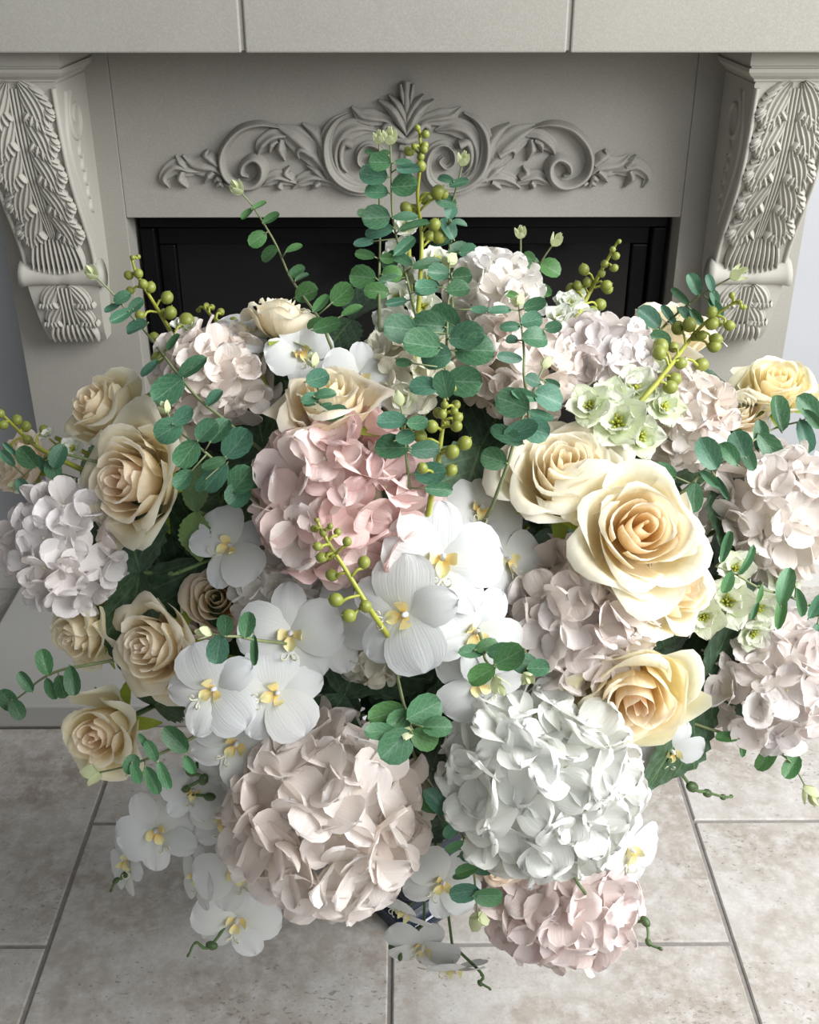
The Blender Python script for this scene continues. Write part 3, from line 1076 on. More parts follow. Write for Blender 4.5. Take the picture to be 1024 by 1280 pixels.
def hydrangea(px, py, dia, label, ca, cb, k=1.0, face=None, n=32, sq=1.0, leaves=3, fl=0.47, ruffled=False):
    C = on(px, py, k)
    R = 0.92 * dia / 2 * zc(C) / FPX
    N = dome_normal(C)
    N = facing(face) if face else (N * 0.6 - CF * 0.55 + Vector((0, 0, 0.15))).normalized()
    pts, b = stem_curve(C - N * R * 0.5, N)
    root = thing('hydrangea', label, 'hydrangea', b)
    q = Geo()
    q.tube(pts, 0.0032, 6)
    q.put('stem', M['stem_green'], root)
    F = Matrix.Translation(C) @ frame(N, CU)
    put('flower_core', CORE, F @ Matrix.Diagonal((R * 0.48, R * 0.48 * sq, R * 0.40, 1)), root)
    off = random.uniform(0, 6)
    n = int(n * 1.22)
    for i in range(n):
        z = 1 - (1.42) * (i + 0.5) / n
        rr = math.sqrt(max(0, 1 - z * z))
        a = i * 2.39996 + off
        dl = Vector((rr * math.cos(a), rr * math.sin(a), z)).normalized()
        pos = F @ Vector((dl.x * R * 0.76, dl.y * R * 0.76 * sq, dl.z * R * 0.74)) + rnd_vec() * R * 0.06 * random.random()
        nw = (F.to_3x3() @ dl)
        nw = (nw + rnd_vec() * 0.42).normalized()
        FF = Matrix.Translation(pos) @ frame(nw, rnd_vec())
        fo = put('floret', BEAD, FF @ Matrix.Diagonal((R * 0.035, R * 0.035, R * 0.035, 1)), root)
        t0 = random.random()
        tone = 1.0 if ruffled else random.uniform(0.965, 1.005)
        L = R * fl * random.uniform(0.88, 1.15)
        a0 = random.uniform(0, PI)
        op = random.uniform(0.05, 0.95) * (1.0 if i > 5 else 0.5)
        for j in range(4):
            c = lerp3(ca, cb, min(1, max(0, 0.75 * t0 + 0.25 * random.random())))
            Mx = FF @ rotm('Z', a0 + j * PI / 2 + random.uniform(-.15, .15)) @ rotm('X', op + random.uniform(-.3, .35)) @ Matrix.Diagonal((L, L, L, 1))
            put('petal', random.choice(RUF if ruffled else HYD), Mx, fo, (*(c[0], c[1] * tone, c[2] * tone * tone), random.uniform(0.2, 1)))
    dark_leaves(root, pts, leaves, 0.105)
    return root


def rose(px, py, dia, label, face, inner=(0.90, 0.66, 0.42), outer=(0.87, 0.80, 0.62), var=0, k=1.0, leaves=1, roll=None, deep=1.0):
    C = on(px, py, k)
    R = 1.09 * dia / 2 * zc(C) / FPX
    N = facing(face)
    pts, b = stem_curve(C - N * R * 0.72, N)
    root = thing('rose', label, 'rose', b)
    q = Geo()
    q.tube(pts, 0.003, 6)
    q.put('stem', M['stem_green'], root)
    F = Matrix.Translation(C) @ frame(N, CU) @ rotm('Z', random.uniform(0, 6) if roll is None else roll) @ Matrix.Diagonal((R, R, R, 1))
    for me, t in ROSES[var]:
        c = lerp3(inner, outer, min(1, t ** 0.75 * 1.1))
        put('petal', me, F, root, (*c, deep * (1 - 0.62 * t) * random.uniform(0.8, 1)))
    B = C - N * R * 0.70
    q = Geo()
    q.ball(B - N * R * 0.05, R * 0.17, N)
    q.put('calyx', M['sepal'], root)
    side = N.orthogonal().normalized()
    for j in range(5):
        d = rotm(N, j * 2 * PI / 5).to_3x3() @ side
        leaf_at(root, 'sepal', SEP, B, (d * 0.95 + N * random.uniform(-0.3, 0.35)), -N + d * 0.3, R * random.uniform(0.75, 1.05), None)
    if leaves:
        dark_leaves(root, pts, leaves, 0.07, [(0.03, 0.075, 0.02), (0.05, 0.10, 0.03)])
    return root


WHITE_O = (0.72, 0.72, 0.71)


def orchid(label, blossoms, buds=(), k=1.0, colr=WHITE_O):
    """blossoms: (lip px, lip py, span px, face, roll degrees[, k])"""
    cs = [on(b[0], b[1], b[5] if len(b) > 5 else k) for b in blossoms]
    first = cs[0] if cs else on(buds[0][0][0], buds[0][0][1], k)
    pts, b0 = stem_curve(first - facing(blossoms[0][3] if blossoms else (0, 0, 1)) * 0.02, dome_normal(first))
    root = thing('orchid_spray', label, 'orchid', b0)
    q = Geo()
    q.tube(pts, 0.0024, 6)
    prev = pts[2]
    for c, b in zip(cs, blossoms):
        N = facing(b[3])
        s = b[2] / 2 * zc(c) / FPX
        e = c - N * s * 0.15
        mid = (prev + e) * 0.5 - dome_normal(c) * 0.03
        q.tube(catmull([prev, mid, e - N * 0.012, e], 10), 0.0017, 5)
    for bl in buds:
        kk = k
        line = [on(x, y, kk) for x, y, *_ in bl]
        near = min([first] + cs, key=lambda c: (c - line[0]).length)
        q.tube(catmull([near - dome_normal(near) * 0.02] + line, 14), [0.0018] * 8 + [0.0014] * 6, 5)
    q.put('stem', M['stem_green'], root)
    for c, b in zip(cs, blossoms):
        N = facing(b[3])
        s = b[2] / 2 * zc(c) / FPX
        up = rotm(CF, math.radians(b[4])).to_3x3() @ CU
        F = Matrix.Translation(c) @ frame(N, up) @ Matrix.Diagonal((s, s, s, 1))
        bo = put('blossom', COLUMN, F, root, (*colr, 0.4))
        for ang, lst, nm, z, ln in ((78, ORB, 'petal', 0.03, 1.02), (-78, ORB, 'petal', 0.03, 1.02), (0, ORS, 'sepal', -0.02, 1.0), (142, ORS, 'sepal', -0.03, 1.0), (-142, ORS, 'sepal', -0.03, 1.0)):
            aj = ang + random.uniform(-5, 5)
            put(nm, random.choice(lst), F @ Matrix.Translation((0, 0, z)) @ rotm('Z', math.radians(aj)) @ rotm('X', math.radians(random.uniform(2, 16))) @ Matrix.Diagonal((ln, ln, ln, 1)), bo, (*lerp3(colr, (0.68, 0.70, 0.71), random.random()), random.uniform(0.5, 1)))
        lo = put('lip', LIP, F @ Matrix.Diagonal((0.92, 0.92, 0.95, 1)), bo, (0.90, 0.87, 0.50, random.uniform(0.5, 1.0)))
        put('tendril', TENDRIL, F @ Matrix.Diagonal((1.15, 1.15, 1.15, 1)), bo)
    for bl in buds:
        line = [on(x, y, k) for x, y, *_ in bl]
        for i, bd in enumerate(bl):
            p = line[i]
            r = 0.78 * (bd[2] if len(bd) > 2 else 6) * zc(p) / FPX
            d = (line[min(i + 1, len(line) - 1)] - line[max(i - 1, 0)]).normalized()
            put('bud', BUD, Matrix.Translation(p + rnd_vec() * r * 0.4) @ frame(d, rnd_vec()) @ Matrix.Diagonal((r, r, r, 1)), root)
    return root


BLUE_G, GREEN, FRESH = (0.050, 0.150, 0.096), (0.036, 0.115, 0.038), (0.065, 0.175, 0.035)


def sprig(label, stem, leaves, k=1.08, tip=True, colors=(BLUE_G, GREEN), kt=None, kb=None, tipsize=13):
    """eucalyptus: stem pixels from tip to base; leaves (px, py, size px[, width])"""
    kt = (kt or k) + 0.12
    k += 0.12
    n = len(stem)
    kb = k - 0.10 if kb is None else kb
    ks = [kt + (kb - kt) * (i / (n - 1)) ** 2 for i in range(n)]
    S = [on(x, y, kk) for (x, y), kk in zip(stem, ks)]
    fine = catmull(S, 6 * n)
    d = (S[-2] - S[-1]).normalized()
    pts, b = stem_curve(S[-1], d)
    root = thing('eucalyptus_sprig', label, 'eucalyptus', b)
    q = Geo()
    m = len(fine)
    q.tube(fine + pts[1:], [0.0008 + 0.0008 * i / m for i in range(m)] + [0.0017] * (len(pts) - 1), 5)
    petioles = []
    for lf in leaves:
        x, y, s = lf[:3]
        wd = lf[3] if len(lf) > 3 else 1.0
        # nearest stem point in the picture
        best, bd = None, 1e9
        for p in fine:
            v = p - CP
            z = v.dot(CF)
            qx, qy = 512 + FPX * v.dot(CR) / z, 640 - FPX * v.dot(CU) / z
            dd = (qx - x) ** 2 + (qy - y) ** 2
            if dd < bd:
                best, bd, bq = p, dd, (qx, qy)
        z = zc(best)
        dx, dy = x - bq[0], y - bq[1]
        dist = math.hypot(dx, dy)
        size = s * z / FPX
        if dist < 1:
            dx, dy = 1, -0.3
        dirw = (CR * dx - CU * dy).normalized()
        centre = best + (CR * dx - CU * dy) * (z / FPX) - CF * random.uniform(0.0, 0.012)
        dirw = (dirw + CF * random.uniform(-0.25, 0.25)).normalized()
        base = centre - dirw * size * 0.5
        nrm = (-CF + Vector((0, 0, 0.25)) + rnd_vec() * 0.38)
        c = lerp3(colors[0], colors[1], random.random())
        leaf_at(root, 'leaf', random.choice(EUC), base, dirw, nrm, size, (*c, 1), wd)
        if (base - best).length > 0.003:
            petioles.append((best, base))
    for a, e in petioles:
        q.tube([a, (a + e) / 2, e + (e - a).normalized() * 0.002], 0.0008, 4)
    q.put('stem', M['stem_euc'], root)
    if tip:
        T, dr = S[0], (S[0] - S[1]).normalized()
        sz = 1.3 * tipsize * zc(T) / FPX
        for j in range(6):
            o = rotm(dr, j * 1.9).to_3x3() @ dr.orthogonal().normalized()
            ln = sz * (1.0 if j < 3 else 0.7)
            leaf_at(root, 'leaf_tip', TIPM, T + dr * sz * (0.1 if j < 3 else 0.6) - dr * sz * 0.3, (o * (0.8 if j < 3 else 0.35) + dr * 0.7), dr - o, ln, (0.60, 0.64, 0.40, 1))
    return root


def berries(label, stem, items, k=1.1, r_big=8.0, kt=None):
    """stem pixels tip to base; items (px, py[, radius px])"""
    n = len(stem)
    kt = (kt or k) + 0.08
    k += 0.04
    S = [on(x, y, kt + (k - kt) * i / (n - 1)) for i, (x, y) in enumerate(stem)]
    fine = catmull(S, 6 * n)
    d = (S[-2] - S[-1]).normalized()
    pts, b = stem_curve(S[-1], d)
    root = thing('berry_sprig', label, 'berry sprig', b)
    q = Geo()
    m = len(fine)
    q.tube(fine + pts[1:], [0.0012 + 0.0014 * i / m for i in range(m)] + [0.0026] * (len(pts) - 1), 6)
    for it in items:
        x, y = it[:2]
        r = it[2] if len(it) > 2 else r_big
        # attach further down the stem than the berry
        best, bd = 0, 1e9
        for i, p in enumerate(fine):
            v = p - CP
            z = v.dot(CF)
            dd = math.hypot(512 + FPX * v.dot(CR) / z - x, 640 - FPX * v.dot(CU) / z - y)
            if dd < bd:
                best, bd = i, dd
        z = zc(fine[best])
        P = CP + ray(x, y) * (z - random.uniform(-0.008, 0.014))
        ai = min(m - 1, best + max(1, int(bd / 9)))
        A = fine[ai]
        rr = r * z / FPX
        axis = ((P - A).normalized() + (fine[0] - fine[-1]).normalized() * 0.7).normalized()
        q.tube(catmull([A, (A + P) / 2 + (A - fine[-1]).normalized() * 0.0 + dome_normal(P) * 0.003, P - axis * rr * 0.9], 6), [0.0013] * 4 + [0.0015, 0.0019], 5)
        put('berry', BERRY, Matrix.Translation(P) @ frame(axis, rnd_vec()) @ Matrix.Diagonal((rr, rr, rr, 1)), root)
    q.put('stem', M['stem_lime'], root)
    return root


def delphinium(label, blossoms, k=1.0, colr=(0.80, 0.83, 0.70), base=None, stem=True):
    """blossoms (px, py, dia px, face[, k])"""
    cs = [on(b[0], b[1], b[4] if len(b) > 4 else k) for b in blossoms]
    order = sorted(cs, key=lambda c: -c.z)
    mid = sum(cs, Vector()) / len(cs)
    line = [order[0] - CF * -0.02]
    pts, b0 = stem_curve(order[-1] + CF * 0.03, (order[0] - order[-1]).normalized() if len(cs) > 1 else dome_normal(order[0]))
    root = thing('delphinium_stem', label, 'delphinium', b0)
    q = Geo()
    q.tube(catmull([order[0] + CF * 0.025, mid + CF * 0.03, order[-1] + CF * 0.03], 8) + pts[1:], 0.0024, 6) if len(cs) > 1 else q.tube(pts, 0.0024, 6)
    for c, b in zip(cs, blossoms):
        N = facing(b[3])
        q.tube([c + CF * 0.03 - Vector((0, 0, 0.01)), c - N * 0.004], 0.0012, 5)
    q.put('stem', M['stem_lime'], root)
    for c, b in zip(cs, blossoms):
        N = facing(b[3])
        s = b[2] / 2 * zc(c) / FPX
        F = Matrix.Translation(c) @ frame(N, rnd_vec()) @ Matrix.Diagonal((s, s, s, 1))
        bo = put('blossom', STAMEN, F @ Matrix.Diagonal((0.75, 0.75, 0.8, 1)), root)
        for lay, (nn, tilt, ln) in enumerate(((5, 12, 1.0), (5, 38, 0.72))):
            for j in range(nn):
                cc = lerp3(colr, (0.86, 0.86, 0.80), random.random())
                put('petal', random.choice(DEL), F @ rotm('Z', j * 2 * PI / nn + lay * 0.6 + random.uniform(-.15, .15)) @ rotm('X', math.radians(tilt + random.uniform(-10, 10))) @ Matrix.Diagonal((ln * 1.05, ln, ln, 1)), bo, (*cc, 1))
    return root

#PLANTS
# ------------------------------------------------------------------ hydrangeas
BL, WP, PK, MV = (0.870, 0.830, 0.780), (0.860, 0.765, 0.715), (0.840, 0.590, 0.585), (0.815, 0.770, 0.775)
IV = (0.827, 0.808, 0.696)
hydrangea(428, 630, 236, 'rosy pink hydrangea head above the central white orchids', (0.855, 0.780, 0.743), PK, 1.02, (-0.05, 0.35, 0.85), n=36, sq=0.92)
hydrangea(408, 1014, 250, 'large blush-white hydrangea head low over the vase foot', (0.885, 0.85, 0.81), (0.875, 0.80, 0.765), 1.06, (-0.05, 0.15, 0.95), n=38)
hydrangea(672, 968, 250, 'large pure white ruffled hydrangea head below the yellow rose', (0.855, 0.860, 0.841), (0.837, 0.846, 0.790), 1.08, (0.02, 0.2, 0.95), n=40, fl=0.46, ruffled=True)
hydrangea(722, 770, 196, 'mauve-blush hydrangea head under the two open peach roses', (0.837, 0.790, 0.752), (0.808, 0.724, 0.705), 0.97, (0.0, 0.1, 0.95), n=34)
hydrangea(84, 684, 160, 'pale lilac hydrangea head below the cream rose beside the shaded wall', MV, (0.846, 0.818, 0.808), 1.0, (-0.5, 0.0, 0.8), n=32, sq=1.08)
hydrangea(968, 636, 176, 'pinkish white hydrangea head under the eucalyptus garland on the window side', BL, (0.846, 0.790, 0.771), 1.0, (0.3, 0.25, 0.85), n=32)
hydrangea(962, 852, 170, 'pale pink hydrangea head hanging over the hearth edge on the window side', (0.855, 0.827, 0.808), (0.846, 0.780, 0.771), 1.0, (0.3, -0.05, 0.9), n=34)
hydrangea(272, 478, 160, 'blush-white hydrangea head in front of the fire insert beside the berries', BL, WP, 0.95, (-0.2, 0.6, 0.7), n=32, sq=0.85)
hydrangea(618, 372, 124, 'topmost white hydrangea head against the black fire glass', (0.846, 0.837, 0.827), BL, 0.97, (0.0, 0.6, 0.7), n=30, leaves=2)
hydrangea(645, 462, 150, 'blush hydrangea head behind the thin central eucalyptus sprig', BL, WP, 0.97, (0.05, 0.45, 0.85), n=32)
hydrangea(757, 460, 134, 'mauve-white hydrangea head behind the pale green delphinium', (0.846, 0.818, 0.799), (0.818, 0.752, 0.743), 0.98, (0.1, 0.55, 0.75), n=32)
hydrangea(850, 520, 130, 'blush hydrangea head tucked under the heavy berry sprig', WP, BL, 0.95, (0.3, 0.3, 0.85), n=30)
hydrangea(697, 1112, 205, 'pink hydrangea head hanging beneath the white ruffled hydrangea', (0.855, 0.790, 0.771), (0.837, 0.724, 0.719), 0.98, (0.05, -0.45, 0.85), n=34, sq=0.75)
hydrangea(508, 465, 120, 'ivory hydrangea head half hidden behind the central eucalyptus leaves', IV, (0.827, 0.818, 0.677), 0.97, (-0.1, 0.5, 0.8), n=30)
hydrangea(350, 735, 120, 'off-white hydrangea head between the pink one and the lower orchids', (0.837, 0.818, 0.799), BL, 0.90, (-0.1, 0.2, 0.95), n=28, leaves=4)
hydrangea(468, 800, 110, 'dim ivory hydrangea head deep behind the central orchids', IV, (0.733, 0.733, 0.620), 0.86, (0.0, 0.1, 0.95), n=28, leaves=4)

# ------------------------------------------------------------------ roses
PE, CRM, YEL = (0.94, 0.74, 0.48), (0.88, 0.80, 0.60), (0.90, 0.78, 0.45)
rose(708, 580, 158, 'open peach rose facing up above the largest peach rose', (-0.02, 0.55, 0.83), (0.95, 0.83, 0.58), (0.96, 0.92, 0.74), 0, 1.08, roll=0.5)
rose(804, 660, 172, 'largest fully open peach rose with a deep apricot heart', (0.10, 0.22, 0.96), (0.95, 0.77, 0.50), (0.96, 0.92, 0.71), 0, 1.22, roll=2.2)
rose(852, 732, 146, 'peach rose facing the window tucked under the largest peach rose', (0.62, 0.10, 0.75), (0.94, 0.81, 0.60), (0.96, 0.91, 0.65), 2, 1.12, roll=1.0)
rose(797, 878, 168, 'butter-yellow rose nodding beside the white ruffled hydrangea', (-0.05, -0.42, 0.90), (0.92, 0.71, 0.52), (0.96, 0.91, 0.59), 2, 1.16, roll=4.0)
rose(153, 600, 158, 'large cream rose with a peach heart above the lilac hydrangea', (-0.48, 0.05, 0.88), (0.90, 0.71, 0.54), (0.96, 0.91, 0.67), 0, 1.07, roll=1.4)
rose(116, 505, 124, 'cream rose turned to the shaded wall beneath the stone corbel', (-0.60, 0.45, 0.60), PE, (0.96, 0.92, 0.69), 2, 1.06, roll=0.2)
rose(188, 535, 95, 'cream rose peeping out directly behind the large cream rose', (-0.2, 0.65, 0.70), PE, (0.96, 0.92, 0.71), 2, 1.0, roll=3.0)
rose(182, 808, 128, 'peach rose facing the shaded wall beside the lower orchid blossoms', (-0.50, 0.05, 0.85), (0.88, 0.77, 0.62), (0.96, 0.87, 0.63), 0, 1.03, roll=2.7)
rose(93, 796, 112, 'cream rose nodding under the lilac hydrangea', (-0.55, -0.35, 0.75), (0.88, 0.77, 0.58), (0.96, 0.89, 0.63), 1, 0.98, roll=0.9)
rose(122, 920, 130, 'cream rose with a peach heart hanging lowest above the floor tiles', (-0.35, -0.18, 0.90), (0.90, 0.69, 0.50), (0.96, 0.92, 0.65), 1, 1.06, roll=5.0)
rose(238, 835, 96, 'pale peach rose half hidden behind the lower orchid blossoms', (-0.2, 0.0, 0.97), (0.89, 0.79, 0.58), (0.96, 0.81, 0.63), 2, 0.96, roll=0.0)
rose(270, 748, 100, 'shaded cream rose deep behind the single side orchid', (0.0, 0.2, 0.97), (0.84, 0.77, 0.56), (0.96, 0.80, 0.61), 2, 0.88, roll=2.0)
rose(350, 386, 96, 'small cream rosebud with lime sepals against the black fire glass', (0.05, 0.95, 0.1), (0.92, 0.89, 0.62), (0.96, 0.88, 0.71), 1, 1.16, roll=2.0, deep=0.5)
rose(410, 490, 140, 'cream rose opened upwards above the pink hydrangea', (-0.05, 0.72, 0.6), (0.92, 0.85, 0.58), (0.96, 0.85, 0.65), 2, 1.18, roll=1.2, deep=0.8)
rose(842, 402, 124, 'cream rose behind the eucalyptus in front of the fireplace leg', (0.1, 0.75, 0.45), (0.92, 0.87, 0.60), (0.96, 0.88, 0.69), 1, 1.04, roll=1.2, deep=0.6)
rose(972, 474, 112, 'yellow rose beneath the corbel on the window side', (-0.1, 0.62, 0.65), (0.94, 0.81, 0.46), (0.96, 0.91, 0.61), 2, 1.08, roll=0.3)
rose(925, 510, 74, 'small ivory rose tucked between the yellow rose and the berry sprig', (-0.2, 0.5, 0.8), (0.90, 0.87, 0.62), (0.96, 0.86, 0.69), 1, 0.96, roll=0.3)
rose(14, 578, 92, 'pale ivory rose at the outer edge behind the berry-tipped sprig', (-0.75, 0.2, 0.55), (0.90, 0.85, 0.64), (0.96, 0.84, 0.69), 2, 0.98, roll=0.3)
rose(716, 890, 74, 'orange-hearted rose hidden between the yellow rose and white hydrangea', (-0.3, 0.0, 0.9), (0.94, 0.53, 0.26), (0.96, 0.69, 0.43), 1, 0.93, roll=0.3)
rose(622, 1082, 76, 'pale peach rose hidden under the white ruffled hydrangea', (0.0, -0.3, 0.9), (0.90, 0.73, 0.52), (0.96, 0.80, 0.65), 1, 0.98, roll=0.3)

# ------------------------------------------------------------------ orchids
orchid('central spray of large white orchids beside the pink hydrangea',
       [(553, 700, 152, (0.05, 0.18, 0.97), 4, 1.12), (507, 768, 150, (-0.30, 0.0, 0.95), 78, 1.16), (592, 790, 130, (0.35, -0.1, 0.92), 38, 1.09), (598, 852, 116, (0.1, -0.3, 0.93), -60, 1.06)],
       [[(497, 842, 9)]], 1.06)
orchid('white orchid turned away between the central orchids and the mauve hydrangea',
       [(632, 702, 104, (0.45, 0.25, 0.8), -15, 0.98), (600, 640, 110, (0.25, 0.5, 0.75), 20, 0.94)], (), 1.0)
orchid('pair of white orchids hanging under the pink hydrangea beside small berries',
       [(364, 793, 132, (0.0, 0.0, 1.0), 2, 1.03), (412, 782, 126, (0.15, 0.05, 0.97), 160, 0.96)], (), 1.0)
orchid('single white orchid between the eucalyptus cluster and the pink hydrangea',
       [(288, 684, 108, (-0.15, 0.25, 0.95), 60, 1.0)], [[(225, 715, 4), (213, 718, 4)]], 1.0)
orchid('spray of three white orchids with yellow lips above the blush-white hydrangea',
       [(268, 862, 124, (-0.15, 0.05, 0.97), 55, 1.12), (344, 866, 126, (0.15, 0.05, 0.97), 70, 1.08), (296, 928, 120, (-0.05, -0.2, 0.97), 40, 1.07), (284, 960, 70, (-0.1, -0.3, 0.9), 20, 0.98)], (), 1.04)
orchid('white orchids trailing over the shaded floor tiles under the lowest rose',
       [(198, 1038, 108, (-0.05, -0.05, 1.0), -28, 1.06), (162, 1074, 92, (-0.75, -0.05, 0.6), -60, 1.07), (242, 990, 80, (0.1, 0.3, 0.9), 10, 1.0)],
       [[(156, 1094, 6), (146, 1100, 4.5), (139, 1112, 2.5)]], 1.06)
orchid('orchid spray trailing lowest beside the blush-white hydrangea',
       [(296, 1148, 112, (0.05, -0.3, 0.95), 12, 1.08), (250, 1096, 84, (-0.75, -0.1, 0.6), 10, 1.08), (298, 1088, 112, (0.05, -0.1, 0.97), -18, 1.02), (284, 1026, 96, (-0.2, 0.0, 0.95), 20, 0.99)],
       [[(263, 1183, 7), (245, 1178, 2.5), (236, 1194, 2.5)]], 1.06)
orchid('orchid spray drooping in front of the navy vase foot',
       [(552, 1102, 100, (0.1, -0.1, 0.97), 40, 0.98), (508, 1138, 84, (-0.45, -0.75, 0.45), 60, 1.03), (528, 1180, 96, (-0.1, -0.6, 0.78), 20, 1.06), (568, 1206, 92, (0.1, -0.9, 0.35), 20, 1.04)],
       [[(490, 1182, 6), (503, 1176, 2), (501, 1196, 4)], [(602, 1217, 2.5), (601, 1228, 4), (613, 1236, 2)]], 1.04)
orchid('white orchid hanging behind the pink hydrangea over the sunlit tiles',
       [(784, 1062, 108, (0.6, -0.15, 0.75), 12, 1.0)],
       [[(717, 1083, 9), (734, 1122, 7), (722, 1136, 4), (733, 1150, 3)], [(783, 1140, 8), (808, 1154, 7), (811, 1178, 5), (826, 1186, 3)]], 1.28)
orchid('white orchid hanging behind the butter-yellow rose over the pale tiles',
       [(838, 938, 90, (0.3, -0.4, 0.85), 10, 0.98)], [[(863, 982, 9), (884, 990, 7), (905, 996, 5), (915, 996, 3)]], 0.98)
orchid('white orchids in front of the fire glass above the ivory rose',
       [(312, 416, 92, (0.0, 0.75, 0.62), 10, 1.04), (374, 442, 90, (0.3, 0.2, 0.9), -30, 1.02), (448, 472, 96, (0.35, 0.2, 0.9), 10, 1.06)], (), 1.0)
orchid('thin orchid stem with green buds beside the lowest rose',
       [], [[(240, 965, 6), (254, 972, 8), (232, 985, 6), (222, 992, 4), (262, 995, 7)]], 1.02)

# ------------------------------------------------------------------ eucalyptus
sprig('tall front eucalyptus sprig rising to the carved palmette', [(488, 178), (489, 215), (490, 260), (494, 290), (504, 330), (515, 375), (524, 410)],
      [(475, 204, 28), (467, 220, 36), (505, 206, 26, .5), (510, 215, 30, .55), (471, 243, 30), (506, 236, 34), (470, 273, 36), (507, 272, 34, .55), (474, 291, 38, .6), (455, 305, 26, .6), (518, 287, 40, .4), (505, 312, 34, .6), (500, 326, 36, .6), (534, 332, 42, .45), (487, 352, 30, .6), (534, 362, 34, .7), (495, 379, 30, .5), (487, 330, 22)], 1.10, kt=1.16, tipsize=15)
sprig('thin straight eucalyptus stem behind the tall front sprig', [(474, 178), (474, 240), (475, 300), (474, 350), (474, 400)],
      [(463, 193, 14, .6), (481, 195, 14, .6), (453, 268, 14), (457, 322, 26, .7), (454, 349, 34), (490, 345, 26), (471, 365, 32, .8), (484, 325, 18)], 1.05, colors=(GREEN, FRESH), tipsize=12)
sprig('central eucalyptus sprig with the biggest blue-green leaves', [(562, 328), (561, 360), (559, 410), (557, 460), (554, 520), (550, 570)],
      [(547, 345, 30), (577, 348, 26), (572, 365, 30), (533, 362, 30), (555, 400, 44), (536, 408, 42), (527, 434, 48), (583, 424, 46), (500, 412, 44), (593, 438, 50), (545, 446, 40), (580, 478, 46), (530, 484, 38), (555, 482, 36), (505, 455, 22, .6), (598, 390, 24, .6)], 1.12, kt=1.2, tipsize=16)
sprig('green eucalyptus tip rising in front of the scroll relief', [(578, 205), (572, 230), (565, 255), (561, 285), (563, 320), (566, 350)],
      [(557, 228, 22, .6), (573, 233, 26, .5), (557, 253, 28, .85), (563, 265, 20), (560, 288, 30, .8), (574, 282, 22, .5), (550, 307, 28, .7), (573, 312, 28, .8), (585, 318, 24), (568, 335, 26, .7)], 1.08, colors=(GREEN, BLUE_G), tipsize=13)
sprig('thin eucalyptus sprig in front of the blush hydrangea', [(648, 380), (652, 410), (655, 440), (655, 470), (660, 500)],
      [(664, 402, 28), (668, 425, 34), (637, 410, 26, .6), (636, 448, 34, .5), (640, 425, 16), (690, 412, 22), (624, 390, 30, .6), (668, 384, 30, .8)], 1.12, kt=1.16, tipsize=14)
sprig('blue-green eucalyptus sprig above the first open peach rose', [(680, 458), (668, 485), (658, 510), (645, 545), (635, 580)],
      [(664, 478, 22), (654, 495, 38, .5), (686, 498, 40), (640, 505, 44), (676, 520, 34, .5), (650, 540, 46, .7), (668, 538, 38), (632, 545, 46, .6), (617, 574, 34), (690, 480, 22, .6)], 1.10, tipsize=13)
sprig('green eucalyptus sprig high against the black fire glass', [(692, 305), (680, 322), (668, 345), (655, 370), (645, 395)],
      [(687, 336, 30), (665, 332, 22), (676, 365, 28, .8), (636, 327, 26, .7), (640, 372, 22, .6), (660, 325, 18)], 1.04, colors=(GREEN, FRESH), tipsize=13)
sprig('short pale eucalyptus tip above the topmost hydrangea', [(651, 296), (651, 315), (650, 335), (650, 360)],
      [(633, 328, 26, .7), (664, 346, 20, .8)], 1.03, colors=(GREEN, FRESH), tipsize=12)
sprig('slender eucalyptus sprig leaning towards the scroll relief above the rosebud', [(301, 240), (316, 258), (330, 280), (345, 306), (362, 345), (380, 372), (400, 400), (412, 428)],
      [(311, 269, 20, .7), (325, 259, 20, .5), (341, 277, 24, .6), (322, 299, 26), (337, 318, 26), (369, 313, 24, .6), (371, 340, 24, .7), (384, 368, 32), (402, 382, 28, .6), (410, 410, 36, .7), (378, 348, 20, .5), (428, 370, 34), (395, 405, 26, .6), (441, 392, 30, .5)], 1.06, colors=(GREEN, FRESH), tipsize=14)
sprig('long eucalyptus sprig reaching to the shaded corbel', [(120, 346), (140, 366), (160, 390), (182, 415), (205, 445), (228, 475), (250, 500), (275, 520)],
      [(155, 374, 24, .9), (144, 386, 24, .6), (154, 397, 32, .6), (172, 383, 24, .7), (175, 412, 30, .8), (188, 460, 32, .4), (221, 431, 28, .55), (214, 489, 46), (243, 461, 44, .55), (270, 499, 28, .7)], 1.10, kt=1.16, tipsize=14)
sprig('round-leaved eucalyptus cluster beside the large cream rose', [(208, 514), (220, 535), (240, 552), (262, 570), (285, 592), (305, 612)],
      [(213, 539, 38), (232, 522, 32, .8), (238, 569, 40), (262, 540, 34), (276, 540, 38, .8), (298, 556, 46), (269, 596, 46, .9), (270, 580, 32, .6), (305, 600, 40), (232, 600, 30), (300, 618, 36), (320, 598, 30), (254, 606, 22)], 1.10, kt=1.16, tipsize=13)
sprig('small eucalyptus sprig at the outer edge over the ivory rose', [(20, 604), (35, 590), (52, 575), (75, 568), (100, 572)],
      [(12, 574, 26, .6), (40, 572, 32), (54, 580, 30, .5), (75, 570, 32, .8), (30, 608, 24, .8), (68, 586, 28), (18, 562, 24, .4)], 1.06, tipsize=10)
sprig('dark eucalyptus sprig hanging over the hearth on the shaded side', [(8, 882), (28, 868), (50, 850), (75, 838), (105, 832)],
      [(11, 875, 32, .8), (38, 850, 30, .7), (56, 828, 34, .8), (66, 860, 30, .6), (78, 858, 30, .8), (94, 848, 38, .7), (25, 885, 28, .9)], 1.02, tip=False, colors=((0.03, 0.10, 0.035), (0.035, 0.12, 0.03)))
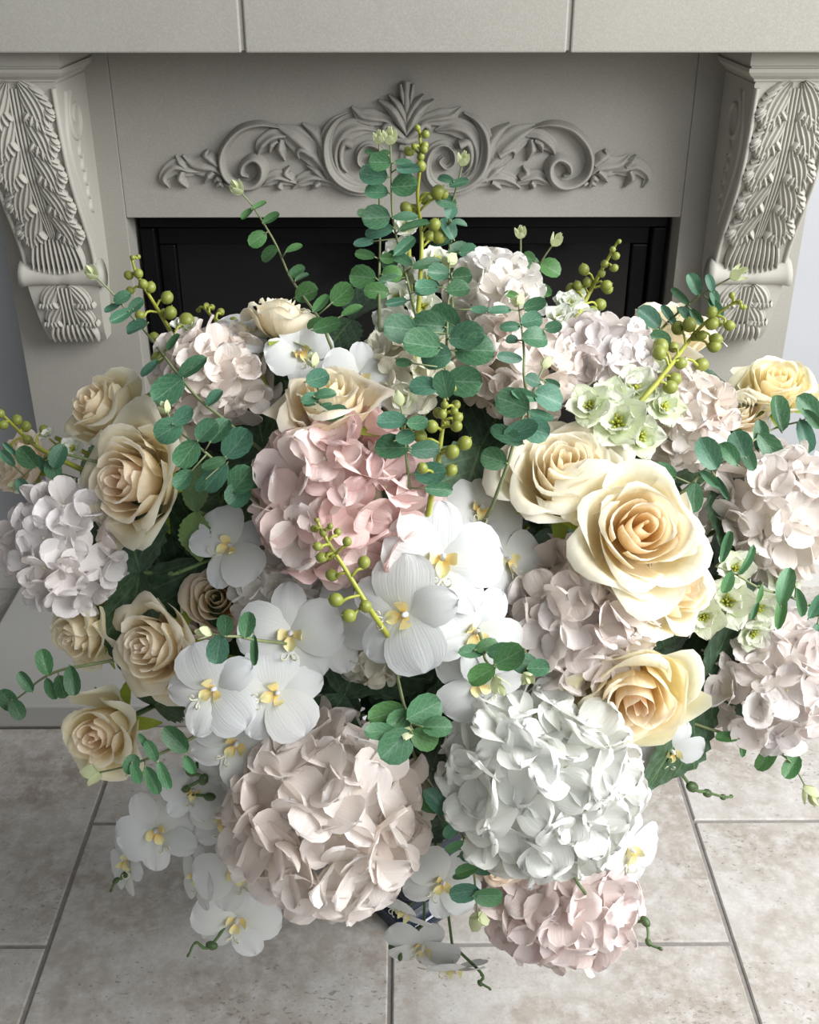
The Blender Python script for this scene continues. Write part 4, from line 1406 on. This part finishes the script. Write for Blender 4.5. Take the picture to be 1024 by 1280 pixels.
sprig('eucalyptus sprig with a pale tip crossing the lowest rose', [(122, 966), (150, 960), (175, 952), (205, 940), (235, 925)],
      [(167, 953, 26), (174, 963, 28, .6), (193, 935, 30, .6), (191, 974, 40, .5), (208, 966, 38, .5), (221, 923, 42, .8), (185, 925, 30, .4), (238, 955, 28, .6)], 1.12, colors=(GREEN, (0.05, 0.17, 0.06)), tipsize=20)
sprig('three dark eucalyptus leaves lying on the lower orchid spray', [(262, 792), (280, 795), (300, 796), (318, 800)],
      [(273, 811, 38, .9), (284, 780, 28, .9), (309, 780, 34, .8), (318, 812, 40, .3)], 1.18, colors=((0.045, 0.13, 0.085), GREEN), tip=True, tipsize=14)
sprig('eucalyptus rosette facing outwards above the blush-white hydrangea', [(512, 912), (514, 906), (512, 898), (505, 880), (500, 860)],
      [(484, 892, 48, .8), (530, 886, 48), (546, 905, 38, .8), (494, 928, 50), (531, 920, 36), (500, 900, 36), (476, 912, 40, .7)], 1.14, kt=1.18, colors=(BLUE_G, FRESH), tipsize=18)
sprig('eucalyptus rosette below the central orchids', [(620, 848), (612, 832), (606, 822), (604, 805)],
      [(590, 815, 36, .6), (602, 842, 38, .8), (636, 820, 44, .9), (626, 812, 38, .7), (608, 806, 30, .8)], 1.16, colors=(BLUE_G, FRESH), tipsize=18)
sprig('small eucalyptus tip above the white ruffled hydrangea', [(660, 842), (660, 832), (658, 818)], [(655, 828, 34), (672, 834, 28)], 1.10, tipsize=14)
sprig('eucalyptus sprig hanging before the pink hydrangea and vase foot', [(598, 1148), (595, 1122), (593, 1095), (588, 1065), (575, 1040), (560, 1020)],
      [(580, 1113, 38, .75), (609, 1115, 38, .75), (577, 1094, 24, .4), (592, 1064, 38, .7), (603, 1082, 32, .8), (563, 1033, 26, .7), (567, 1054, 28, .5), (583, 1085, 30, .6), (545, 1000, 40, .7)], 1.14, tipsize=20, colors=(BLUE_G, FRESH))
sprig('eucalyptus sprig lying over the pale delphinium and window-side hydrangea', [(895, 708), (920, 718), (950, 735), (985, 745), (1015, 758), (1040, 765)],
      [(903, 684, 42, .4), (930, 700, 42, .3), (908, 727, 30, .6), (949, 742, 26, .4), (978, 732, 50, .5), (976, 764, 46, .35), (995, 752, 40, .4), (1016, 756, 36, .6), (1020, 792, 28, .6), (944, 764, 24, .4)], 1.10, tip=False, colors=((0.06, 0.17, 0.10), FRESH))
sprig('eucalyptus garland of round leaves under the yellow rose', [(1030, 508), (1005, 525), (970, 535), (935, 555), (905, 575), (880, 590), (865, 605)],
      [(970, 518, 46, .8), (1008, 510, 40, .8), (1003, 546, 44, .6), (1010, 525, 30, .6), (948, 545, 40, .6), (958, 560, 44, .7), (920, 556, 36), (932, 570, 40, .5), (881, 567, 46, .85), (908, 568, 36, .7), (886, 600, 32, .5), (864, 622, 38, .7), (827, 592, 34, .9), (900, 610, 34, .3)], 1.10, tip=False)
sprig('eucalyptus sprig leaning to the window-side corbel over a cream rose', [(916, 346), (898, 356), (878, 368), (855, 385), (830, 408), (812, 430)],
      [(864, 358, 30, .7), (885, 356, 24, .6), (848, 372, 30, .4), (892, 372, 24, .6), (892, 386, 30, .5), (808, 400, 36, .8), (834, 398, 34, .5), (853, 396, 26, .7), (870, 396, 26, .5), (787, 420, 24), (822, 425, 36, .8), (798, 412, 24)], 1.06, tipsize=16, colors=(BLUE_G, GREEN))
sprig('leafy green sprig hanging over the sunlit tiles below the pale pink hydrangea', [(1008, 985), (995, 962), (980, 945), (950, 930), (915, 920)],
      [(905, 920, 28, .6), (925, 930, 30, .4), (957, 945, 42, .6), (988, 958, 34, .8), (985, 935, 22, .6), (992, 926, 20, .6), (970, 932, 26, .5)], 1.02, colors=(FRESH, GREEN), tipsize=18)
sprig('blue-green eucalyptus sprig between the pink hydrangea and the central berries', [(500, 505), (504, 525), (506, 550), (509, 580), (512, 610)],
      [(490, 528, 38, .8), (490, 560, 44, .9), (522, 530, 28, .8), (531, 562, 40, .75), (505, 548, 26), (538, 592, 42, .8), (548, 612, 36, .6)], 1.12, tipsize=15)
sprig('small eucalyptus tip standing before the upward ivory rose', [(392, 456), (396, 472), (399, 495), (404, 518), (408, 540)],
      [(397, 474, 30), (390, 500, 26, .7), (408, 495, 28, .6), (419, 518, 34, .7), (390, 505, 20, .5), (406, 508, 20, .4)], 1.12, tipsize=14)
sprig('low eucalyptus leaves beside the white ruffled hydrangea', [(560, 960), (545, 985), (540, 1010)], [(538, 1000, 40, .7), (562, 1030, 28, .7)], 1.0, tip=False, colors=(GREEN, FRESH))

# ------------------------------------------------------------------ berry sprigs
berries('tall lime berry sprig rising before the carved palmette', [(524, 160), (526, 200), (522, 245), (527, 290), (526, 340), (522, 400)],
        [(522, 160, 4), (532, 168, 5), (511, 189, 6), (518, 183, 4), (531, 182, 5), (530, 187, 5), (526, 196, 5), (526, 208, 7), (548, 240, 9), (532, 248, 8), (508, 260, 8), (543, 281, 8), (549, 295, 10), (518, 262, 7), (537, 295, 7), (555, 243, 6)], 1.12, kt=1.14)
berries('lime berry sprig in front of the fire glass beside the shaded corbel', [(164, 322), (172, 345), (190, 375), (205, 400), (222, 430)],
        [(161, 344, 6), (173, 342, 6), (179, 355, 6), (188, 359, 7), (209, 372, 8), (213, 391, 8), (233, 401, 10), (175, 394, 6), (205, 435, 8), (193, 422, 7), (198, 447, 8), (163, 363, 5), (205, 392, 6), (166, 322, 3), (173, 321, 3)], 1.10, kt=1.12)
berries('short dim berry sprig low against the black fire glass', [(254, 384), (266, 396), (280, 408), (294, 425)],
        [(258, 382, 4), (265, 384, 4), (276, 390, 5), (292, 402, 6), (266, 410, 6), (264, 416, 6), (248, 388, 3)], 1.0, kt=1.02)
berries('lime berry sprig against the black fire glass behind the delphinium', [(772, 302), (762, 320), (748, 345), (735, 370), (722, 395)],
        [(774, 302, 3), (766, 312, 4), (770, 320, 5), (756, 330, 5), (758, 357, 7), (760, 362, 6), (750, 381, 8), (740, 390, 8), (730, 337, 7), (734, 353, 6), (714, 361, 7), (722, 357, 6), (768, 335, 5), (752, 342, 5)], 1.04, kt=1.08)
berries('heavy lime berry sprig pointing to the window-side corbel', [(918, 378), (900, 390), (880, 405), (860, 428), (842, 452), (822, 478)],
        [(930, 384, 4), (915, 369, 4), (890, 390, 7), (862, 406, 9), (848, 410, 9), (890, 405, 8), (912, 407, 7), (895, 424, 8), (893, 433, 8), (877, 456, 9), (826, 433, 10), (824, 441, 9), (851, 454, 8), (843, 474, 9), (838, 484, 9), (878, 419, 6), (870, 420, 6), (842, 434, 7), (899, 404, 5), (925, 378, 3)], 1.14, kt=1.18)
berries('lime berry sprig at the centre beside the blue-green leaves', [(556, 490), (556, 515), (552, 545), (548, 575), (542, 605)],
        [(567, 486, 4), (552, 493, 4), (556, 506, 5), (570, 506, 6), (548, 516, 7), (553, 518, 6), (568, 514, 5), (572, 522, 7), (571, 533, 7), (540, 533, 8), (558, 528, 5), (581, 554, 9), (565, 565, 9), (525, 545, 9), (564, 588, 8), (528, 585, 7)], 1.12, kt=1.15)
berries('lime berry sprig hanging over the pink hydrangea', [(396, 650), (405, 668), (418, 690), (432, 712), (446, 735), (458, 755)],
        [(396, 650, 3), (393, 661, 5), (404, 666, 5), (413, 658, 4), (422, 665, 5), (434, 677, 6), (397, 683, 6), (402, 697, 7), (411, 695, 6), (455, 703, 8), (415, 719, 8), (420, 750, 9), (457, 758, 8), (436, 770, 9)], 1.18, kt=1.18)
berries('lime berry sprig at the outer edge above the small eucalyptus', [(0, 515), (15, 530), (30, 545), (48, 560)],
        [(0, 517, 6), (4, 531, 6), (21, 525, 7), (32, 533, 7), (55, 537, 6), (10, 560, 6), (35, 550, 6)], 1.08)

# ------------------------------------------------------------------ delphiniums
delphinium('white delphinium climbing behind the tall berry sprig',
           [(510, 285, 44, (-0.3, 0.4, 0.8)), (500, 318, 46, (-0.4, 0.3, 0.8)), (544, 326, 44, (0.3, 0.3, 0.9)), (508, 345, 48, (-0.3, 0.2, 0.9)), (537, 350, 50, (0.2, 0.3, 0.9)), (498, 375, 50, (-0.4, 0.2, 0.9)), (528, 385, 54, (0.1, 0.2, 0.97)), (492, 405, 56, (-0.4, 0.2, 0.9)), (540, 420, 50, (0.2, 0.2, 0.9)), (490, 440, 56, (-0.3, 0.2, 0.9)), (505, 500, 54, (-0.2, 0.1, 0.95)), (520, 470, 50, (0, 0.1, 0.95))], 1.02, (0.84, 0.85, 0.76))
delphinium('pale green delphinium cluster above the open peach roses',
           [(772, 530, 84, (-0.1, 0.25, 0.95)), (792, 487, 66, (0.1, 0.4, 0.9)), (828, 510, 58, (0.3, 0.2, 0.9)), (738, 510, 64, (-0.3, 0.4, 0.85)), (800, 545, 62, (0.2, -0.1, 0.95)), (818, 458, 40, (0.2, 0.5, 0.8)), (765, 500, 58, (-0.1, 0.5, 0.85))], 1.08, (0.74, 0.80, 0.58))
delphinium('small white delphinium against the fire glass beside the berry sprig',
           [(724, 366, 22, (0.1, 0.2, 0.95)), (712, 380, 38, (0.0, 0.5, 0.85)), (700, 400, 44, (-0.2, 0.5, 0.85)), (728, 400, 46, (0.1, 0.6, 0.8)), (714, 412, 46, (0, 0.4, 0.9)), (704, 376, 26, (-0.2, 0.4, 0.9))], 1.0, (0.80, 0.84, 0.76))
delphinium('pale green delphinium between the two window-side hydrangeas',
           [(908, 752, 76, (-0.1, 0.1, 0.97)), (945, 760, 66, (0.2, 0.0, 0.97)), (918, 712, 56, (0.0, 0.3, 0.95)), (985, 690, 50, (0.4, 0.2, 0.9)), (880, 770, 60, (-0.2, -0.1, 0.97)), (975, 720, 60, (0.3, 0.0, 0.95)), (940, 790, 50, (0.1, -0.3, 0.9))], 1.02, (0.76, 0.80, 0.62))
delphinium('small white blossoms among the berries in front of the shaded corbel',
           [(232, 412, 42, (0.1, 0.7, 0.7)), (243, 432, 34, (0.2, 0.5, 0.8))], 1.06, (0.86, 0.87, 0.82))
delphinium('single white blossom beside the outer berry sprig',
           [(60, 545, 26, (-0.3, 0.7, 0.6)), (92, 562, 36, (-0.1, 0.3, 0.9), 1.0)], 1.06, (0.86, 0.87, 0.84))

# ------------------------------------------------------------------ foliage filling the depth of the bouquet, mostly added to keep its gaps dark
def foliage(label, px, py, k, n, size, cols, seed):
    p = on(px, py, k)
    nrm = dome_normal(p)
    pts, b = stem_curve(p, nrm)
    root = thing('leafy_branch', label, 'branch', b)
    q = Geo()
    q.tube(pts, 0.0028, 6)
    q.put('stem', M['stem_green'], root)
    rr = random.Random(seed)
    for i in range(n):
        a = i * 2.4 + rr.uniform(0, 1)
        t = nrm.orthogonal().normalized()
        d = (rotm(nrm, a).to_3x3() @ t) + nrm * rr.uniform(-0.2, 0.35)
        leaf_at(root, 'leaf', random.choice(LEAF_D), pts[(i % 4) if i % 4 < len(pts) else 0], d, nrm + rnd_vec() * 0.3, size * rr.uniform(0.8, 1.2), rr.choice(cols))
    return root


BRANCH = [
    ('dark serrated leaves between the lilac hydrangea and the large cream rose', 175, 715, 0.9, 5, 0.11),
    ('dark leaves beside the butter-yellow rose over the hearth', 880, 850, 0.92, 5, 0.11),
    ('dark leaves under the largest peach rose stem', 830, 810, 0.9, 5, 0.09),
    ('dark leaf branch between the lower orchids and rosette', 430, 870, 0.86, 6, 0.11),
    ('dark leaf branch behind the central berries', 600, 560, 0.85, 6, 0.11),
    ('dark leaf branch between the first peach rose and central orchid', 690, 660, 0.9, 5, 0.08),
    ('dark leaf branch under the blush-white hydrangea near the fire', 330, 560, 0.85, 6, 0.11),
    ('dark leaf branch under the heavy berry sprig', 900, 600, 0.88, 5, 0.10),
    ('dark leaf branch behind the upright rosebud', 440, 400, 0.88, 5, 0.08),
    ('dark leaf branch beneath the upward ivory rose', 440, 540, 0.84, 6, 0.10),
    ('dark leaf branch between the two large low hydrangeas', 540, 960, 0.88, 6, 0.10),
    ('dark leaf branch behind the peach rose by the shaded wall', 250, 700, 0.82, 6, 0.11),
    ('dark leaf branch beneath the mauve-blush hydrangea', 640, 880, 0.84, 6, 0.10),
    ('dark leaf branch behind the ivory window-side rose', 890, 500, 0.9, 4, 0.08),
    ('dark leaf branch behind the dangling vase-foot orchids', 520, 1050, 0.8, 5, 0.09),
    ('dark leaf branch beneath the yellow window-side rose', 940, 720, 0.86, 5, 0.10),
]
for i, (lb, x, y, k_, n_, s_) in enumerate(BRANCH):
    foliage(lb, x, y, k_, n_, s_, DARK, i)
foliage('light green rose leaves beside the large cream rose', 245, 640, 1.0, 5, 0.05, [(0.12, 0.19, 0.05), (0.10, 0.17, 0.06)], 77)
